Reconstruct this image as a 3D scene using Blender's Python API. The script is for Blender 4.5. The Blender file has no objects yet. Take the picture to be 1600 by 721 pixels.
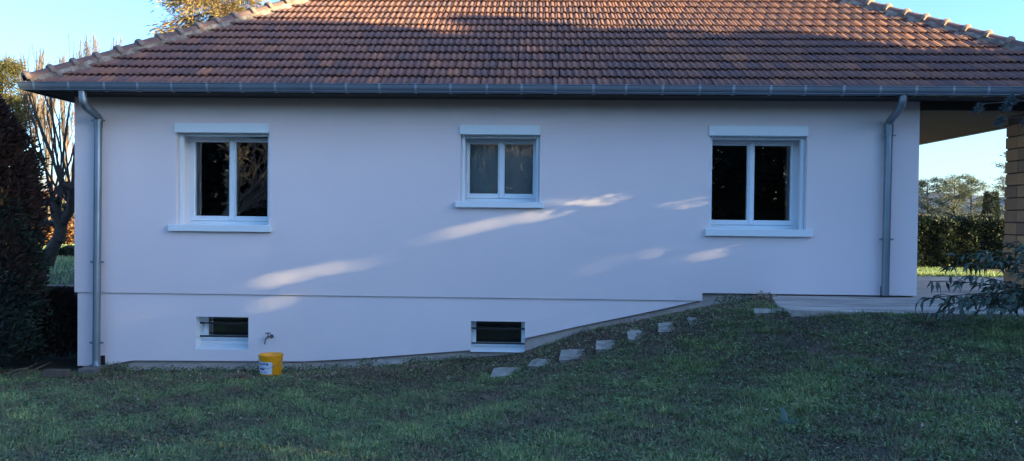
import bpy, bmesh, math, random
import numpy as np
from mathutils import Vector, Matrix

random.seed(7)
RNG = np.random.default_rng(7)
SC = bpy.context.scene
COL = SC.collection

# ------------------------------------------------------------------ camera
CAMP = Vector((0.0, -10.0, 1.9))
FPX = 1232.0
YAW, PITCH, ROLL = math.radians(1.8), math.radians(0.9), math.radians(0.6)
CAMR = Matrix.Rotation(YAW, 3, 'Z') @ Matrix.Rotation(math.pi / 2 - PITCH, 3, 'X') @ Matrix.Rotation(ROLL, 3, 'Z')
cam = bpy.data.cameras.new('camera')
cam.sensor_width = 36.0
cam.lens = 36.0 * FPX / 1600.0
cam.clip_start = 0.05
cam.clip_end = 3000
camo = bpy.data.objects.new('camera', cam)
camo.matrix_world = Matrix.Translation(CAMP) @ CAMR.to_4x4()
COL.objects.link(camo)
SC.camera = camo

# ------------------------------------------------------------------ light
SUN_EL, SUN_A = math.radians(10.0), math.radians(22.0)   # A: angle between sun and the wall plane (sun to the right)
S = Vector((math.cos(SUN_EL) * math.cos(SUN_A), -math.cos(SUN_EL) * math.sin(SUN_A), math.sin(SUN_EL)))
w = bpy.data.worlds.new('World')
SC.world = w
w.use_nodes = True
nt = w.node_tree
bg = nt.nodes['Background']
sky = nt.nodes.new('ShaderNodeTexSky')
sky.sky_type = 'NISHITA'
sky.sun_disc = False
sky.sun_elevation = SUN_EL
sky.sun_rotation = math.radians(90) + SUN_A
sky.air_density = 0.85
sky.dust_density = 1.5
sky.ozone_density = 4.0
nt.links.new(sky.outputs[0], bg.inputs[0])
bg.inputs[1].default_value = 0.15
sl = bpy.data.lights.new('sun', 'SUN')
sl.energy = 5.0
sl.angle = math.radians(0.5)
sl.color = (1.0, 0.80, 0.39)
so = bpy.data.objects.new('sun', sl)
so.rotation_euler = S.to_track_quat('Z', 'Y').to_euler()
so.location = (20, -20, 20)
COL.objects.link(so)
SC.view_settings.view_transform = 'Standard'
SC.view_settings.look = 'None'
SC.view_settings.gamma = 1.0
SC.view_settings.exposure = 2.15
SC.view_settings.use_curve_mapping = False
SC.render.engine = 'CYCLES'

# ------------------------------------------------------------------ helpers
def ray(px, py):
    d = Vector(((px - 800.0) / FPX, -(py - 360.5) / FPX, -1.0))
    return CAMR @ d

def W(px, py, Y=0.0):
    d = ray(px, py)
    return CAMP + d * ((Y - CAMP.y) / d.y)

def G(px, py, z):
    d = ray(px, py)
    return CAMP + d * ((z - CAMP.z) / d.z)

def tag(o, label=None, cat=None, group=None, kind=None):
    if label: o['label'] = label
    if cat: o['category'] = cat
    if group: o['group'] = group
    if kind: o['kind'] = kind
    return o

def thing(name, loc, label, cat, group=None):
    o = bpy.data.objects.new(name, None)
    o.empty_display_size = 0.2
    o.location = loc
    COL.objects.link(o)
    return tag(o, label, cat, group)

def attach(o, parent):
    o.parent = parent
    if parent.type == 'EMPTY':
        o.matrix_parent_inverse = Matrix.Translation(-Vector(parent.location))

def link(name, me, m, parent=None):
    o = bpy.data.objects.new(name, me)
    if m is not None and len(me.materials) == 0:
        me.materials.append(m)
    COL.objects.link(o)
    if parent is not None:
        attach(o, parent)
    return o

def mesh_np(name, V, F, tint=None, smooth=False):
    """V (n,3); F (m,k) equal sized faces; tint per vertex"""
    V = np.asarray(V, dtype=np.float32); F = np.asarray(F, dtype=np.int32)
    me = bpy.data.meshes.new(name)
    me.vertices.add(len(V)); me.vertices.foreach_set('co', V.ravel())
    k = F.shape[1]
    me.loops.add(F.size); me.loops.foreach_set('vertex_index', F.ravel())
    me.polygons.add(len(F))
    me.polygons.foreach_set('loop_start', np.arange(0, F.size, k, dtype=np.int32))
    me.polygons.foreach_set('loop_total', np.full(len(F), k, dtype=np.int32))
    if smooth:
        me.polygons.foreach_set('use_smooth', np.ones(len(F), dtype=bool))
    if tint is not None:
        a = me.attributes.new('tint', 'FLOAT', 'POINT')
        a.data.foreach_set('value', np.asarray(tint, dtype=np.float32))
    me.update(calc_edges=True)
    return me

class MB:
    """collects faces for one mesh"""
    def __init__(s): s.v = []; s.f = []
    def add(s, vs, fs):
        b = len(s.v); s.v += [tuple(v) for v in vs]; s.f += [tuple(i + b for i in f) for f in fs]
        return s
    def box(s, x0, x1, y0, y1, z0, z1):
        return s.add([(x0,y0,z0),(x1,y0,z0),(x1,y1,z0),(x0,y1,z0),(x0,y0,z1),(x1,y0,z1),(x1,y1,z1),(x0,y1,z1)],
              [(0,3,2,1),(4,5,6,7),(0,1,5,4),(1,2,6,5),(2,3,7,6),(3,0,4,7)])
    def quad(s, a, b, c, d): return s.add([a,b,c,d], [(0,1,2,3)])
    def tube(s, pts, rad, n=10, caps=True):
        pts = [Vector(p) for p in pts]
        if not hasattr(rad, '__len__'): rad = [rad] * len(pts)
        rings = []
        up = None
        for i, p in enumerate(pts):
            t = (pts[min(i+1, len(pts)-1)] - pts[max(i-1, 0)]).normalized()
            if up is None:
                up = Vector((0,1,0)) if abs(t.y) < 0.8 else Vector((1,0,0))
            sx = t.cross(up).normalized(); up = sx.cross(t).normalized()
            rings.append([p + (sx*math.cos(2*math.pi*k/n) + up*math.sin(2*math.pi*k/n))*rad[i] for k in range(n)])
        vs = [v for r in rings for v in r]; fs = []
        for i in range(len(pts)-1):
            for k in range(n):
                fs.append((i*n+k, i*n+(k+1)%n, (i+1)*n+(k+1)%n, (i+1)*n+k))
        if caps:
            fs.append(tuple(range(n-1,-1,-1))); fs.append(tuple((len(pts)-1)*n+k for k in range(n)))
        return s.add(vs, fs)
    def lathe(s, prof, c, n=24):
        vs = []; fs = []
        for r, z in prof:
            for k in range(n):
                a = 2*math.pi*k/n
                vs.append((c[0]+r*math.cos(a), c[1]+r*math.sin(a), c[2]+z))
        for i in range(len(prof)-1):
            for k in range(n):
                fs.append((i*n+k, i*n+(k+1)%n, (i+1)*n+(k+1)%n, (i+1)*n+k))
        return s.add(vs, fs)
    def build(s, name, m, parent=None, smooth=False, bevel=0.0):
        me = bpy.data.meshes.new(name)
        me.from_pydata(s.v, [], s.f)
        bm = bmesh.new(); bm.from_mesh(me)
        if bevel > 0:
            bmesh.ops.bevel(bm, geom=list(bm.edges), offset=bevel, segments=2, affect='EDGES', profile=0.6, clamp_overlap=True)
        bmesh.ops.recalc_face_normals(bm, faces=bm.faces)
        bm.to_mesh(me); bm.free()
        if smooth:
            me.shade_smooth()
            me.set_sharp_from_angle(angle=math.radians(40))
        return link(name, me, m, parent)

# ------------------------------------------------------------------ materials
MATS = {}
def mat(name, base, rough=0.7, var=0.0, scale=6.0, col2=None, bump=0.0, bscale=80.0, tint=0.0, tcol=None,
        metal=0.0, spec=0.5, detail=6.0, stretch=None, trans=0.0, coords='Object'):
    m = bpy.data.materials.new(name); m.use_nodes = True
    n = m.node_tree.nodes; l = m.node_tree.links
    p = n['Principled BSDF']
    p.inputs['Roughness'].default_value = rough
    p.inputs['Metallic'].default_value = metal
    p.inputs['Specular IOR Level'].default_value = spec
    tc = n.new('ShaderNodeTexCoord')
    vec = tc.outputs[coords]
    if stretch:
        mp = n.new('ShaderNodeMapping'); mp.inputs['Scale'].default_value = stretch
        l.new(vec, mp.inputs['Vector']); vec = mp.outputs[0]
    out = None
    rgb = n.new('ShaderNodeRGB'); rgb.outputs[0].default_value = (*base, 1); out = rgb.outputs[0]
    if col2 is not None:
        nz = n.new('ShaderNodeTexNoise'); nz.inputs['Scale'].default_value = scale; nz.inputs['Detail'].default_value = detail
        l.new(vec, nz.inputs['Vector'])
        rp = n.new('ShaderNodeValToRGB'); rp.color_ramp.elements[0].position = 0.5 - var; rp.color_ramp.elements[1].position = 0.5 + var
        l.new(nz.outputs['Fac'], rp.inputs[0])
        mx = n.new('ShaderNodeMix'); mx.data_type = 'RGBA'
        l.new(rp.outputs[0], mx.inputs['Factor']); l.new(out, mx.inputs['A']); mx.inputs['B'].default_value = (*col2, 1)
        out = mx.outputs['Result']
    if tint or tcol is not None:
        at = n.new('ShaderNodeAttribute'); at.attribute_name = 'tint'
        if tcol is not None:
            rp2 = n.new('ShaderNodeValToRGB'); els = rp2.color_ramp.elements
            els[0].color = (*tcol[0], 1); els[1].color = (*tcol[-1], 1)
            for i, c in enumerate(tcol[1:-1]):
                e = els.new((i + 1) / (len(tcol) - 1)); e.color = (*c, 1)
            l.new(at.outputs['Fac'], rp2.inputs[0])
            if col2 is None: out = rp2.outputs[0]
            else:
                mx2 = n.new('ShaderNodeMix'); mx2.data_type = 'RGBA'; mx2.inputs['Factor'].default_value = 0.75
                l.new(out, mx2.inputs['A']); l.new(rp2.outputs[0], mx2.inputs['B']); out = mx2.outputs['Result']
    l.new(out, p.inputs['Base Color'])
    if bump:
        nb = n.new('ShaderNodeTexNoise'); nb.inputs['Scale'].default_value = bscale; nb.inputs['Detail'].default_value = 4
        l.new(vec, nb.inputs['Vector'])
        b = n.new('ShaderNodeBump'); b.inputs['Strength'].default_value = bump; b.inputs['Distance'].default_value = 0.01
        l.new(nb.outputs['Fac'], b.inputs['Height']); l.new(b.outputs[0], p.inputs['Normal'])
    if trans > 0:
        tr = n.new('ShaderNodeBsdfTranslucent'); ms = n.new('ShaderNodeMixShader'); ms.inputs[0].default_value = trans
        l.new(out, tr.inputs[0]); l.new(p.outputs[0], ms.inputs[1]); l.new(tr.outputs[0], ms.inputs[2])
        l.new(ms.outputs[0], n['Material Output'].inputs[0])
    MATS[name] = m
    return m

M_wall = mat('render_coat', (.805,.725,.745), .92, .2, .8, (.765,.69,.715), bump=.22, bscale=170)
M_low = mat('render_coat_lower', (.815,.745,.77), .92, .2, .9, (.775,.71,.74), bump=.22, bscale=170)
M_found = mat('concrete_foundation', (.55,.50,.47), .95, .2, 3.0, (.42,.38,.36), bump=.8, bscale=60)
M_white = mat('white_aluminium', (.76,.85,.90), .35, .2, 3, (.74,.83,.89))
M_pvc = mat('white_window_frame', (.74,.83,.88), .4)
M_revw = mat('white_painted_reveal', (.76,.82,.86), .8, .2, 4, (.70,.77,.81), bump=.15)
M_zinc = mat('zinc', (.15,.19,.235), .45, .25, 2.5, (.115,.15,.19), metal=.45, bump=.05, bscale=8)
M_zinc2 = mat('zinc_pipe', (.15,.20,.24), .40, .3, 3, (.22,.27,.31), metal=.5, bump=.05, bscale=8)
M_brk = mat('gutter_bracket', (.26,.32,.38), .4, metal=.4)
M_soffit = mat('brown_soffit_boards', (.040,.036,.036), .8, .2, 4, (.032,.029,.029), stretch=(1,14,1), bump=.2, bscale=6)
M_tile = mat('clay_tile', (.17,.085,.065), .75, .2, 14, (.11,.07,.062), bump=.35, bscale=60,
             tcol=[(.13,.075,.08),(.19,.092,.082),(.225,.105,.085),(.28,.125,.085),(.37,.16,.095)])
M_hip = mat('clay_hip_tile', (.20,.105,.09), .8, .2, 6, (.13,.08,.075), bump=.4, bscale=40)
M_mortar = mat('lime_mortar', (.30,.255,.215), .95, .15, 9, (.13,.105,.095), bump=.9, bscale=35)
M_collar = mat('hip_tile_collar', (.27,.20,.165), .9, .2, 12, (.16,.11,.095), bump=.6, bscale=40)
M_dark = mat('dark_room', (.06,.05,.045), .9)
M_room = mat('brown_room_walls', (.36,.28,.24), .9)
M_blind = mat('grey_blind', (.70,.76,.76), .9, .2, 8, (.64,.70,.70))
M_iron = mat('black_iron', (.02,.02,.022), .6)
M_brass = mat('dull_metal_tap', (.16,.17,.18), .45, metal=.7)
M_yellow = mat('yellow_plastic', (.86,.37,.005), .42, .2, 10, (.80,.33,.006))
M_stone = mat('pale_stone', (.37,.36,.33), .95, .16, 7, (.19,.19,.165), bump=.8, bscale=40)
M_block = mat('dark_concrete', (.17,.165,.16), .95, .2, 9, (.11,.105,.10), bump=.6, bscale=40)
M_patio = mat('patio_concrete', (.54,.48,.44), .85, .13, 2.6, (.24,.215,.20), bump=.4, bscale=30, stretch=(.6,3.2,1))
M_brick = mat('split_stone_block', (.30,.175,.115), .92, .2, 7, (.20,.125,.09), bump=.9, bscale=30,
              tcol=[(.20,.13,.09),(.38,.235,.125),(.52,.31,.14)])
M_joint = mat('grey_joint', (.07,.055,.05), .95)
M_bark = mat('bark', (.065,.05,.042), .95, .2, 12, (.03,.024,.021), bump=.9, bscale=40)
M_barkp = mat('pale_bark', (.17,.125,.10), .95, .2, 9, (.10,.075,.06), bump=.5, bscale=40)
M_pale = mat('silvery_bark', (.42,.36,.30), .9, .2, 9, (.28,.23,.19), bump=.4, bscale=30)
M_ground = mat('lawn_soil', (.035,.036,.022), .98, .18, 1.6, (.075,.058,.044), bump=.9, bscale=30)
M_grass = mat('grass_blades', (.05,.08,.03), .5, spec=.5, trans=.2,
              tcol=[(.26,.185,.13),(.165,.155,.085),(.125,.19,.08),(.19,.285,.11),(.42,.49,.17)])
M_dead = mat('dead_leaves', (.14,.085,.05), .9, tcol=[(.10,.065,.05),(.19,.115,.075),(.29,.20,.135),(.48,.41,.32)])
M_thuja = mat('thuja_foliage', (.03,.05,.03), .8, spec=.2, trans=.15,
              tcol=[(.042,.024,.022),(.040,.028,.024),(.020,.034,.028),(.024,.046,.038),(.034,.062,.048)])
M_pine = mat('pine_needles', (.06,.08,.02), .7, trans=.25, tcol=[(.035,.05,.025),(.07,.085,.03),(.16,.14,.035),(.25,.19,.04)])
M_larch = mat('golden_conifer_sprays', (.2,.13,.05), .75, trans=.25, tcol=[(.10,.085,.07),(.20,.13,.09),(.30,.18,.08),(.22,.21,.06),(.36,.27,.07)])
M_hedge = mat('hedge_leaves', (.03,.05,.02), .7, trans=.2, tcol=[(.012,.020,.014),(.02,.032,.018),(.03,.045,.02),(.07,.085,.028)])
M_beech = mat('beech_hedge_leaves', (.2,.09,.04), .85, trans=.25, tcol=[(.14,.07,.035),(.24,.11,.05),(.32,.17,.07)])
M_olive = mat('olive_bush_leaves', (.1,.11,.04), .8, trans=.25, tcol=[(.08,.08,.03),(.14,.13,.04),(.20,.19,.06)])
M_cedar = mat('cedar_needles', (.05,.075,.055), .8, trans=.2, tcol=[(.06,.08,.06),(.10,.13,.085),(.15,.18,.12),(.20,.16,.10)])
M_blue = mat('blue_cedar_needles', (.07,.10,.11), .75, trans=.15, tcol=[(.05,.075,.08),(.08,.11,.12),(.11,.15,.16)])
M_laurel = mat('glossy_shrub_leaves', (.04,.07,.05), .38, trans=.15, tcol=[(.035,.06,.045),(.06,.10,.07),(.10,.15,.10)])
M_weed = mat('weed_leaves', (.05,.08,.04), .6, trans=.2, tcol=[(.09,.08,.055),(.11,.17,.08),(.17,.26,.11),(.29,.38,.16)])
M_bulb = mat('bulb_leaves', (.10,.19,.17), .45, trans=.2)
M_wood = mat('weathered_wood', (.13,.10,.085), .9, .2, 8, (.07,.055,.045), bump=.5, bscale=40)
M_rwall = mat('rough_dark_wall', (.15,.11,.095), .97, .2, 7, (.085,.06,.052), bump=1.0, bscale=30)
M_rbrick = mat('wall_cap_brick', (.26,.16,.12), .95, .2, 9, (.18,.12,.09), bump=.6, bscale=40)
M_nroof = mat('red_neighbour_tiles', (.42,.14,.075), .85, .2, 5, (.34,.11,.06), bump=.4, bscale=10, stretch=(6,1,1))
M_nwall = mat('pale_neighbour_wall', (.55,.50,.44), .9, .2, 2, (.5,.46,.4))
M_farwall = mat('pale_far_house_wall', (.60,.56,.52), .9)

def glass_mat():
    m = bpy.data.materials.new('window_glass'); m.use_nodes = True
    n = m.node_tree.nodes; l = m.node_tree.links
    n.remove(n['Principled BSDF'])
    t = n.new('ShaderNodeBsdfTransparent'); t.inputs[0].default_value = (.76,.80,.80,1)
    g = n.new('ShaderNodeBsdfGlossy'); g.inputs['Roughness'].default_value = 0.01; g.inputs[0].default_value = (.95,.97,1,1)
    fr = n.new('ShaderNodeFresnel'); fr.inputs['IOR'].default_value = 2.05
    mx = n.new('ShaderNodeMixShader')
    tc = n.new('ShaderNodeTexCoord'); nz = n.new('ShaderNodeTexNoise'); nz.inputs['Scale'].default_value = 2.2
    b = n.new('ShaderNodeBump'); b.inputs['Strength'].default_value = .008; b.inputs['Distance'].default_value = .03
    l.new(tc.outputs['Object'], nz.inputs['Vector']); l.new(nz.outputs['Fac'], b.inputs['Height']); l.new(b.outputs[0], g.inputs['Normal'])
    l.new(fr.outputs[0], mx.inputs[0]); l.new(t.outputs[0], mx.inputs[1]); l.new(g.outputs[0], mx.inputs[2])
    l.new(mx.outputs[0], n['Material Output'].inputs[0])
    return m
M_glass = glass_mat()

def label_mat():
    """printed paper label: blue marks too small to read, on white; UV 0..1"""
    m = bpy.data.materials.new('printed_label'); m.use_nodes = True
    n = m.node_tree.nodes; l = m.node_tree.links; p = n['Principled BSDF']; p.inputs['Roughness'].default_value = .6
    uv = n.new('ShaderNodeTexCoord'); sep = n.new('ShaderNodeSeparateXYZ'); l.new(uv.outputs['UV'], sep.inputs[0])
    def mth(op, a, b=None):
        q = n.new('ShaderNodeMath'); q.operation = op
        for i, x in enumerate((a, b)):
            if x is None: continue
            if isinstance(x, (int, float)): q.inputs[i].default_value = x
            else: l.new(x, q.inputs[i])
        return q.outputs[0]
    U, V = sep.outputs[0], sep.outputs[1]
    def band(x, a, b): return mth('MULTIPLY', mth('GREATER_THAN', x, a), mth('LESS_THAN', x, b))
    mp = n.new('ShaderNodeMapping'); mp.inputs['Scale'].default_value = (26, 5, 1); l.new(uv.outputs['UV'], mp.inputs[0])
    nz = n.new('ShaderNodeTexNoise'); nz.inputs['Scale'].default_value = 1.0; nz.inputs['Detail'].default_value = 1; l.new(mp.outputs[0], nz.inputs['Vector'])
    marks = mth('GREATER_THAN', nz.outputs['Fac'], .47)
    t1 = mth('MULTIPLY', mth('MULTIPLY', band(V, .74, .90), band(U, .05, .85)), marks)
    t2 = mth('MULTIPLY', band(V, .34, .47), band(U, .28, .62))
    t3 = mth('MULTIPLY', mth('MULTIPLY', band(V, .12, .18), band(U, .30, .75)), marks)
    allm = mth('MAXIMUM', mth('MAXIMUM', t1, t2), t3)
    mx = n.new('ShaderNodeMix'); mx.data_type = 'RGBA'; l.new(allm, mx.inputs['Factor'])
    mx.inputs['A'].default_value = (.62,.66,.78,1); mx.inputs['B'].default_value = (.02,.03,.16,1)
    l.new(mx.outputs['Result'], p.inputs['Base Color'])
    return m
M_label = label_mat()

# ------------------------------------------------------------------ key levels
XL, XR = W(116.5, 300).x, W(1435, 300).x
ZP = W(600, 463.5).z                       # underside of the upper render panel
ZP2 = W(1200, 459.5).z                     # the same where the panel steps up
YB = 9.0
Z_SOF = W(800, 155.5).z                    # soffit
YG = -0.62                                 # front of the gutter
ZG1 = W(800, 131.5, YG).z; ZG0 = W(800, 145.5, YG).z
YE = -0.50; ZE = ZG1 - 0.015               # tile eave
EXL = W(42, 131, YE).x + 0.02              # left eave corner of the tiles
EXR = W(1812, 146, YE).x
YBK = YB + 0.5
SLOPE = 0.655
PHI = math.atan(SLOPE)

# ------------------------------------------------------------------ terrain
ctrl = []
def cp(x, y, z): ctrl.append((x, y, z))
for px, py in ((118,581),(165,580),(300,580),(430,580),(560,577),(640,568),(735,559),(820,550),(900,519),(1000,500),(1080,485),(1130,475),(1180,471)):
    p = W(px, py, 0.05); cp(p.x, 0.05, p.z)
PATZ = W(1320, 463, 0.0).z - 0.005
cp(-9, 0, -.02); cp(-14, 0, .0); cp(-14, -8, .1)
for x in (3.2, 5.0, 8.0, 12.0): cp(x, -1.75, PATZ - .03)
for x in (6.0, 12.0): cp(x, 0, PATZ - .05)
for px, py, Y in ((600,574,-.35),(790,588,-1.0),(847,572,-1.0),(900,560,-1.0),(950,546,-1.05),(996,530,-1.1),(1085,507,-1.2),(1208,486,-1.3)):
    p = W(px, py, Y); cp(p.x, Y, p.z)
for x, z in ((-6,.02),(-3.5,.04),(-1.5,.08),(0.3,.26),(2,.58),(3.6,.80),(6,.93)): cp(x, -2.6, z)
for x, z in ((-7,.08),(-3.5,.12),(0,.28),(2.2,.50),(4.2,.72),(7,.9)): cp(x, -4.4, z)
for x, z in ((-7,.15),(-3,.22),(0,.32),(3,.48),(7,.75)): cp(x, -7, z)
for x, z in ((-10,.2),(0,.36),(10,.7)): cp(x, -11, z)
CT = np.array(ctrl)
def tps(r2): return np.where(r2 > 1e-12, r2 * np.log(np.maximum(r2, 1e-12)), 0.0)
def _solve():
    n = len(CT); d2 = ((CT[:, None, :2] - CT[None, :, :2])**2).sum(-1)
    A = np.zeros((n+3, n+3)); A[:n, :n] = tps(d2) + np.eye(n) * 0.02
    A[:n, n] = 1; A[:n, n+1:] = CT[:, :2]; A[n, :n] = 1; A[n+1:, :n] = CT[:, :2].T
    b = np.zeros(n+3); b[:n] = CT[:, 2]
    return np.linalg.solve(A, b)
TW = _solve()
def rbf(x, y):
    d2 = (x[:, None] - CT[None, :, 0])**2 + (y[:, None] - CT[None, :, 1])**2
    return tps(d2) @ TW[:len(CT)] + TW[len(CT)] + TW[len(CT)+1]*x + TW[len(CT)+2]*y
def sst(a, b, x):
    t = np.clip((x - a) / (b - a), 0, 1); return t*t*(3 - 2*t)
PX0 = W(1207, 470, 0).x
_c1 = G(1237, 485, PATZ)
def on_patio(x, y, m=0.0):
    xe = np.interp(y, [_c1.y, 0.07], [_c1.x, PX0])
    return (x > xe + m) & (y > -1.72 - m)
def height(x, y):
    x = np.asarray(x, float); y = np.asarray(y, float)
    xc = np.clip(x, -13, 11); yc = np.clip(y, -12, 0.05)
    h = np.empty_like(x)
    for i in range(0, len(x), 20000):
        h[i:i+20000] = rbf(xc[i:i+20000], yc[i:i+20000])
    h = np.clip(h, -.15, 1.05)
    far = sst(10, 40, np.hypot(xc - x, yc - y) * (y < 0.05))
    h = h*(1-far) + .45*far
    back = np.where(x < -5.0, .80*sst(1.40, 1.55, y) + h*(1 - sst(1.40, 1.55, y)), np.where(x > XR - .2, PATZ - .05, np.minimum(h, .3)))
    h = np.where(y > 0.05, back, h)
    drop = sst(3.9, 13, y)
    h = np.where(y > 3.9, h*(1-drop) + np.where(x < -5, .62, .45)*drop, h)
    pat = on_patio(x, y, -.10) & (y < 3.9)
    h = np.where(pat, np.minimum(h, PATZ - .05), h)
    return h
def H(x, y): return float(height(np.array([x]), np.array([y]))[0])

def axis(dense0, dense1, step, far0, far1, extra=()):
    a = list(np.arange(dense0, dense1 + 1e-6, step))
    g = 0.4; x = dense1
    while x < far1: x += g; g *= 1.45; a.append(x)
    g = 0.4; x = dense0
    while x > far0: x -= g; g *= 1.45; a.append(x)
    return np.unique(np.round(np.array(a + list(extra)), 4))
gx = axis(-9, 8, .14, -900, 900)
gy = axis(-9, 0.2, .14, -900, 1500, (1.40, 1.45, 1.5, 1.55, 3.9, 4.5, 6, 8, 10, 13, 16))
GX, GY = np.meshgrid(gx, gy)
gz = height(GX.ravel(), GY.ravel())
bumps = (RNG.random(len(gz)) - .5) * .025 * ((GY.ravel() < 0) & (np.abs(GX.ravel()) < 9))
gz = gz + bumps
nx, ny = len(gx), len(gy)
idx = np.arange(nx*ny).reshape(ny, nx)
F = np.stack([idx[:-1, :-1], idx[:-1, 1:], idx[1:, 1:], idx[1:, :-1]], -1).reshape(-1, 4)
go = link('ground', mesh_np('ground', np.stack([GX.ravel(), GY.ravel(), gz], -1), F, smooth=True), M_ground)
tag(go, kind='structure')

# patio
pb = MB()
c1 = G(1237, 485, PATZ); c2 = G(1215, 477, PATZ)
poly = [(PX0, 0.07), (c2.x, c2.y), (c1.x, c1.y)] + [(c1.x + .16*(k_+1), c1.y + (-1.69 - c1.y)*min(1, k_/5) + random.uniform(-.05,.04)) for k_ in range(34)] + [(9.5, -1.72), (9.5, 3.9), (XR + .002, 3.9), (XR + .002, 0.07)]
npo = len(poly)
pb.add([(x, y, PATZ) for x, y in poly] + [(x, y, PATZ - .35) for x, y in poly],
       [tuple(range(npo))] + [(i, i + npo, (i+1) % npo + npo, (i+1) % npo) for i in range(npo)])
tag(pb.build('patio', M_patio), kind='structure')

# ------------------------------------------------------------------ the house
house = thing('house', (0, 4, 0), 'single storey house with pale rendered walls, brown tiled hip roof and three white windows', 'house')

def grid_wall(xs, zs, holes, y, zbot=None):
    """front faces of a wall at y with rectangular holes; zbot(x) may cut the bottom edge"""
    m = MB()
    for i in range(len(xs)-1):
        for j in range(len(zs)-1):
            xa, xb, za, zb = xs[i], xs[i+1], zs[j], zs[j+1]
            cx, cz = (xa+xb)/2, (za+zb)/2
            if any(h[0] < cx < h[1] and h[2] < cz < h[3] for h in holes): continue
            m.quad((xa,y,za),(xb,y,za),(xb,y,zb),(xa,y,zb))
    return m

def pxrect(x0, x1, y0, y1):
    a, b = W(x0, y1), W(x1, y0); c, d = W(x0, y0), W(x1, y1)
    return ((a.x+c.x)/2, (b.x+d.x)/2, (a.z+d.z)/2, (b.z+c.z)/2)

WIN = [pxrect(275.5, 420.5, 206, 353), pxrect(719.5, 843.5, 209, 317), pxrect(1108.5, 1260.5, 211, 360)]
XS = W(1097.5, 462).x
xs = sorted([XL, XR, XS] + [v for h in WIN for v in h[:2]]); zs = sorted([ZP, ZP2, Z_SOF] + [v for h in WIN for v in h[2:]])
DR = 0.40
wm = grid_wall(xs, zs, WIN + [(XS, XR+1, ZP-1, ZP2)], 0.0)
for (a, b, c, d) in WIN:
    wm.quad((a,0,c),(a,0,d),(a,DR+.1,d),(a,DR+.1,c)); wm.quad((b,0,c),(b,DR+.1,c),(b,DR+.1,d),(b,0,d))
    wm.quad((a,0,d),(b,0,d),(b,DR+.1,d),(a,DR+.1,d)); wm.quad((a,0,c),(a,DR+.1,c),(b,DR+.1,c),(b,0,c))
wm.quad((XL,0,ZP),(XS,0,ZP),(XS,.07,ZP),(XL,.07,ZP)); wm.quad((XS,0,ZP2),(XR,0,ZP2),(XR,.07,ZP2),(XS,.07,ZP2)); wm.quad((XS,0,ZP),(XS,0,ZP2),(XS,.07,ZP2),(XS,.07,ZP))
wm.quad((XL,0,ZP),(XL,0,Z_SOF),(XL,YB,Z_SOF),(XL,YB,ZP)); wm.quad((XR,0,ZP2),(XR,YB,ZP2),(XR,YB,Z_SOF),(XR,0,Z_SOF)); wm.quad((XL,YB,ZP),(XL,YB,Z_SOF),(XR,YB,Z_SOF),(XR,YB,ZP))
wall = wm.build('wall', M_wall, house)

# lower insulation panel with sloping underside
YL = 0.022
lowp = [(119,572),(164,571.5),(207,563.5),(475,565),(560,560.5),(735,547.5),(820,529),(900,511),(1000,490.5),(1094,470)]
LP = [(W(x, y, YL).x, W(x, y, YL).z) for x, y in lowp]
BW = [pxrect(304.5, 387, 496, 547), pxrect(735, 820, 503, 551)]
ZT = ZP - .007
bx = sorted(set([p[0] for p in LP] + [v for h in BW for v in h[:2]]))
bx[0] = XL + .03
def zlow(x): return float(np.interp(x, [p[0] for p in LP], [p[1] for p in LP]))
lm = MB()
for i in range(len(bx)-1):
    xa, xb = bx[i], bx[i+1]; cx = (xa+xb)/2
    h = [b for b in BW if b[0] - 1e-4 < cx < b[1] + 1e-4]
    if h:
        b = h[0]
        lm.quad((xa,YL,b[3]),(xb,YL,b[3]),(xb,YL,ZT),(xa,YL,ZT))
        if b is BW[0]:
            lm.quad((xa,YL,zlow(xa)),(xb,YL,zlow(xb)),(xb,YL,b[2]),(xa,YL,b[2]))
    else:
        lm.quad((xa,YL,zlow(xa)),(xb,YL,zlow(xb)),(xb,YL,ZT),(xa,YL,ZT))
    if not (h and h[0] is BW[1]):
        lm.quad((xa,YL,zlow(xa)),(xa,.09,zlow(xa)),(xb,.09,zlow(xb)),(xb,YL,zlow(xb)))
lm.quad((bx[0],YL,zlow(bx[0])),(bx[0],YL,ZT),(bx[0],YB,ZT),(bx[0],YB,zlow(bx[0])))
lm.build('plinth', M_low, house)
# the dark starter rail shadow gap is the real step between both panels; foundation behind
fm = MB()
YF = 0.085
fx = sorted(set(bx[1:-1] + [XL + .06, XR - .02, XS]))
for i in range(len(fx)-1):
    xa, xb = fx[i], fx[i+1]; cx = (xa+xb)/2
    h = [b for b in BW if b[0] - 1e-4 < cx < b[1] + 1e-4]
    top = ZP2 + .01 if cx > XS else ZP + .01
    if h:
        fm.quad((xa,YF,h[0][3]),(xb,YF,h[0][3]),(xb,YF,top),(xa,YF,top)); fm.quad((xa,YF,-.5),(xb,YF,-.5),(xb,YF,h[0][2]),(xa,YF,h[0][2]))
    else: fm.quad((xa,YF,-.5),(xb,YF,-.5),(xb,YF,top),(xa,YF,top))
fm.quad((XL+.06,YF,-.5),(XL+.06,YF,ZP),(XL+.06,YB,ZP),(XL+.06,YB,-.5))
fm.build('foundation', M_found, house)

# dark interior
rm = MB()
rm.quad((XL+.1,.5,ZP),(XR-.1,.5,ZP),(XR-.1,5,ZP),(XL+.1,5,ZP)); rm.quad((XL+.1,5,ZP),(XR-.1,5,ZP),(XR-.1,5,Z_SOF),(XL+.1,5,Z_SOF))
for x in (-1.9, .9): rm.box(x-.05, x+.05, .52, 5, ZP, Z_SOF)
rm.build('interior_wall', M_room, house)

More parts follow.
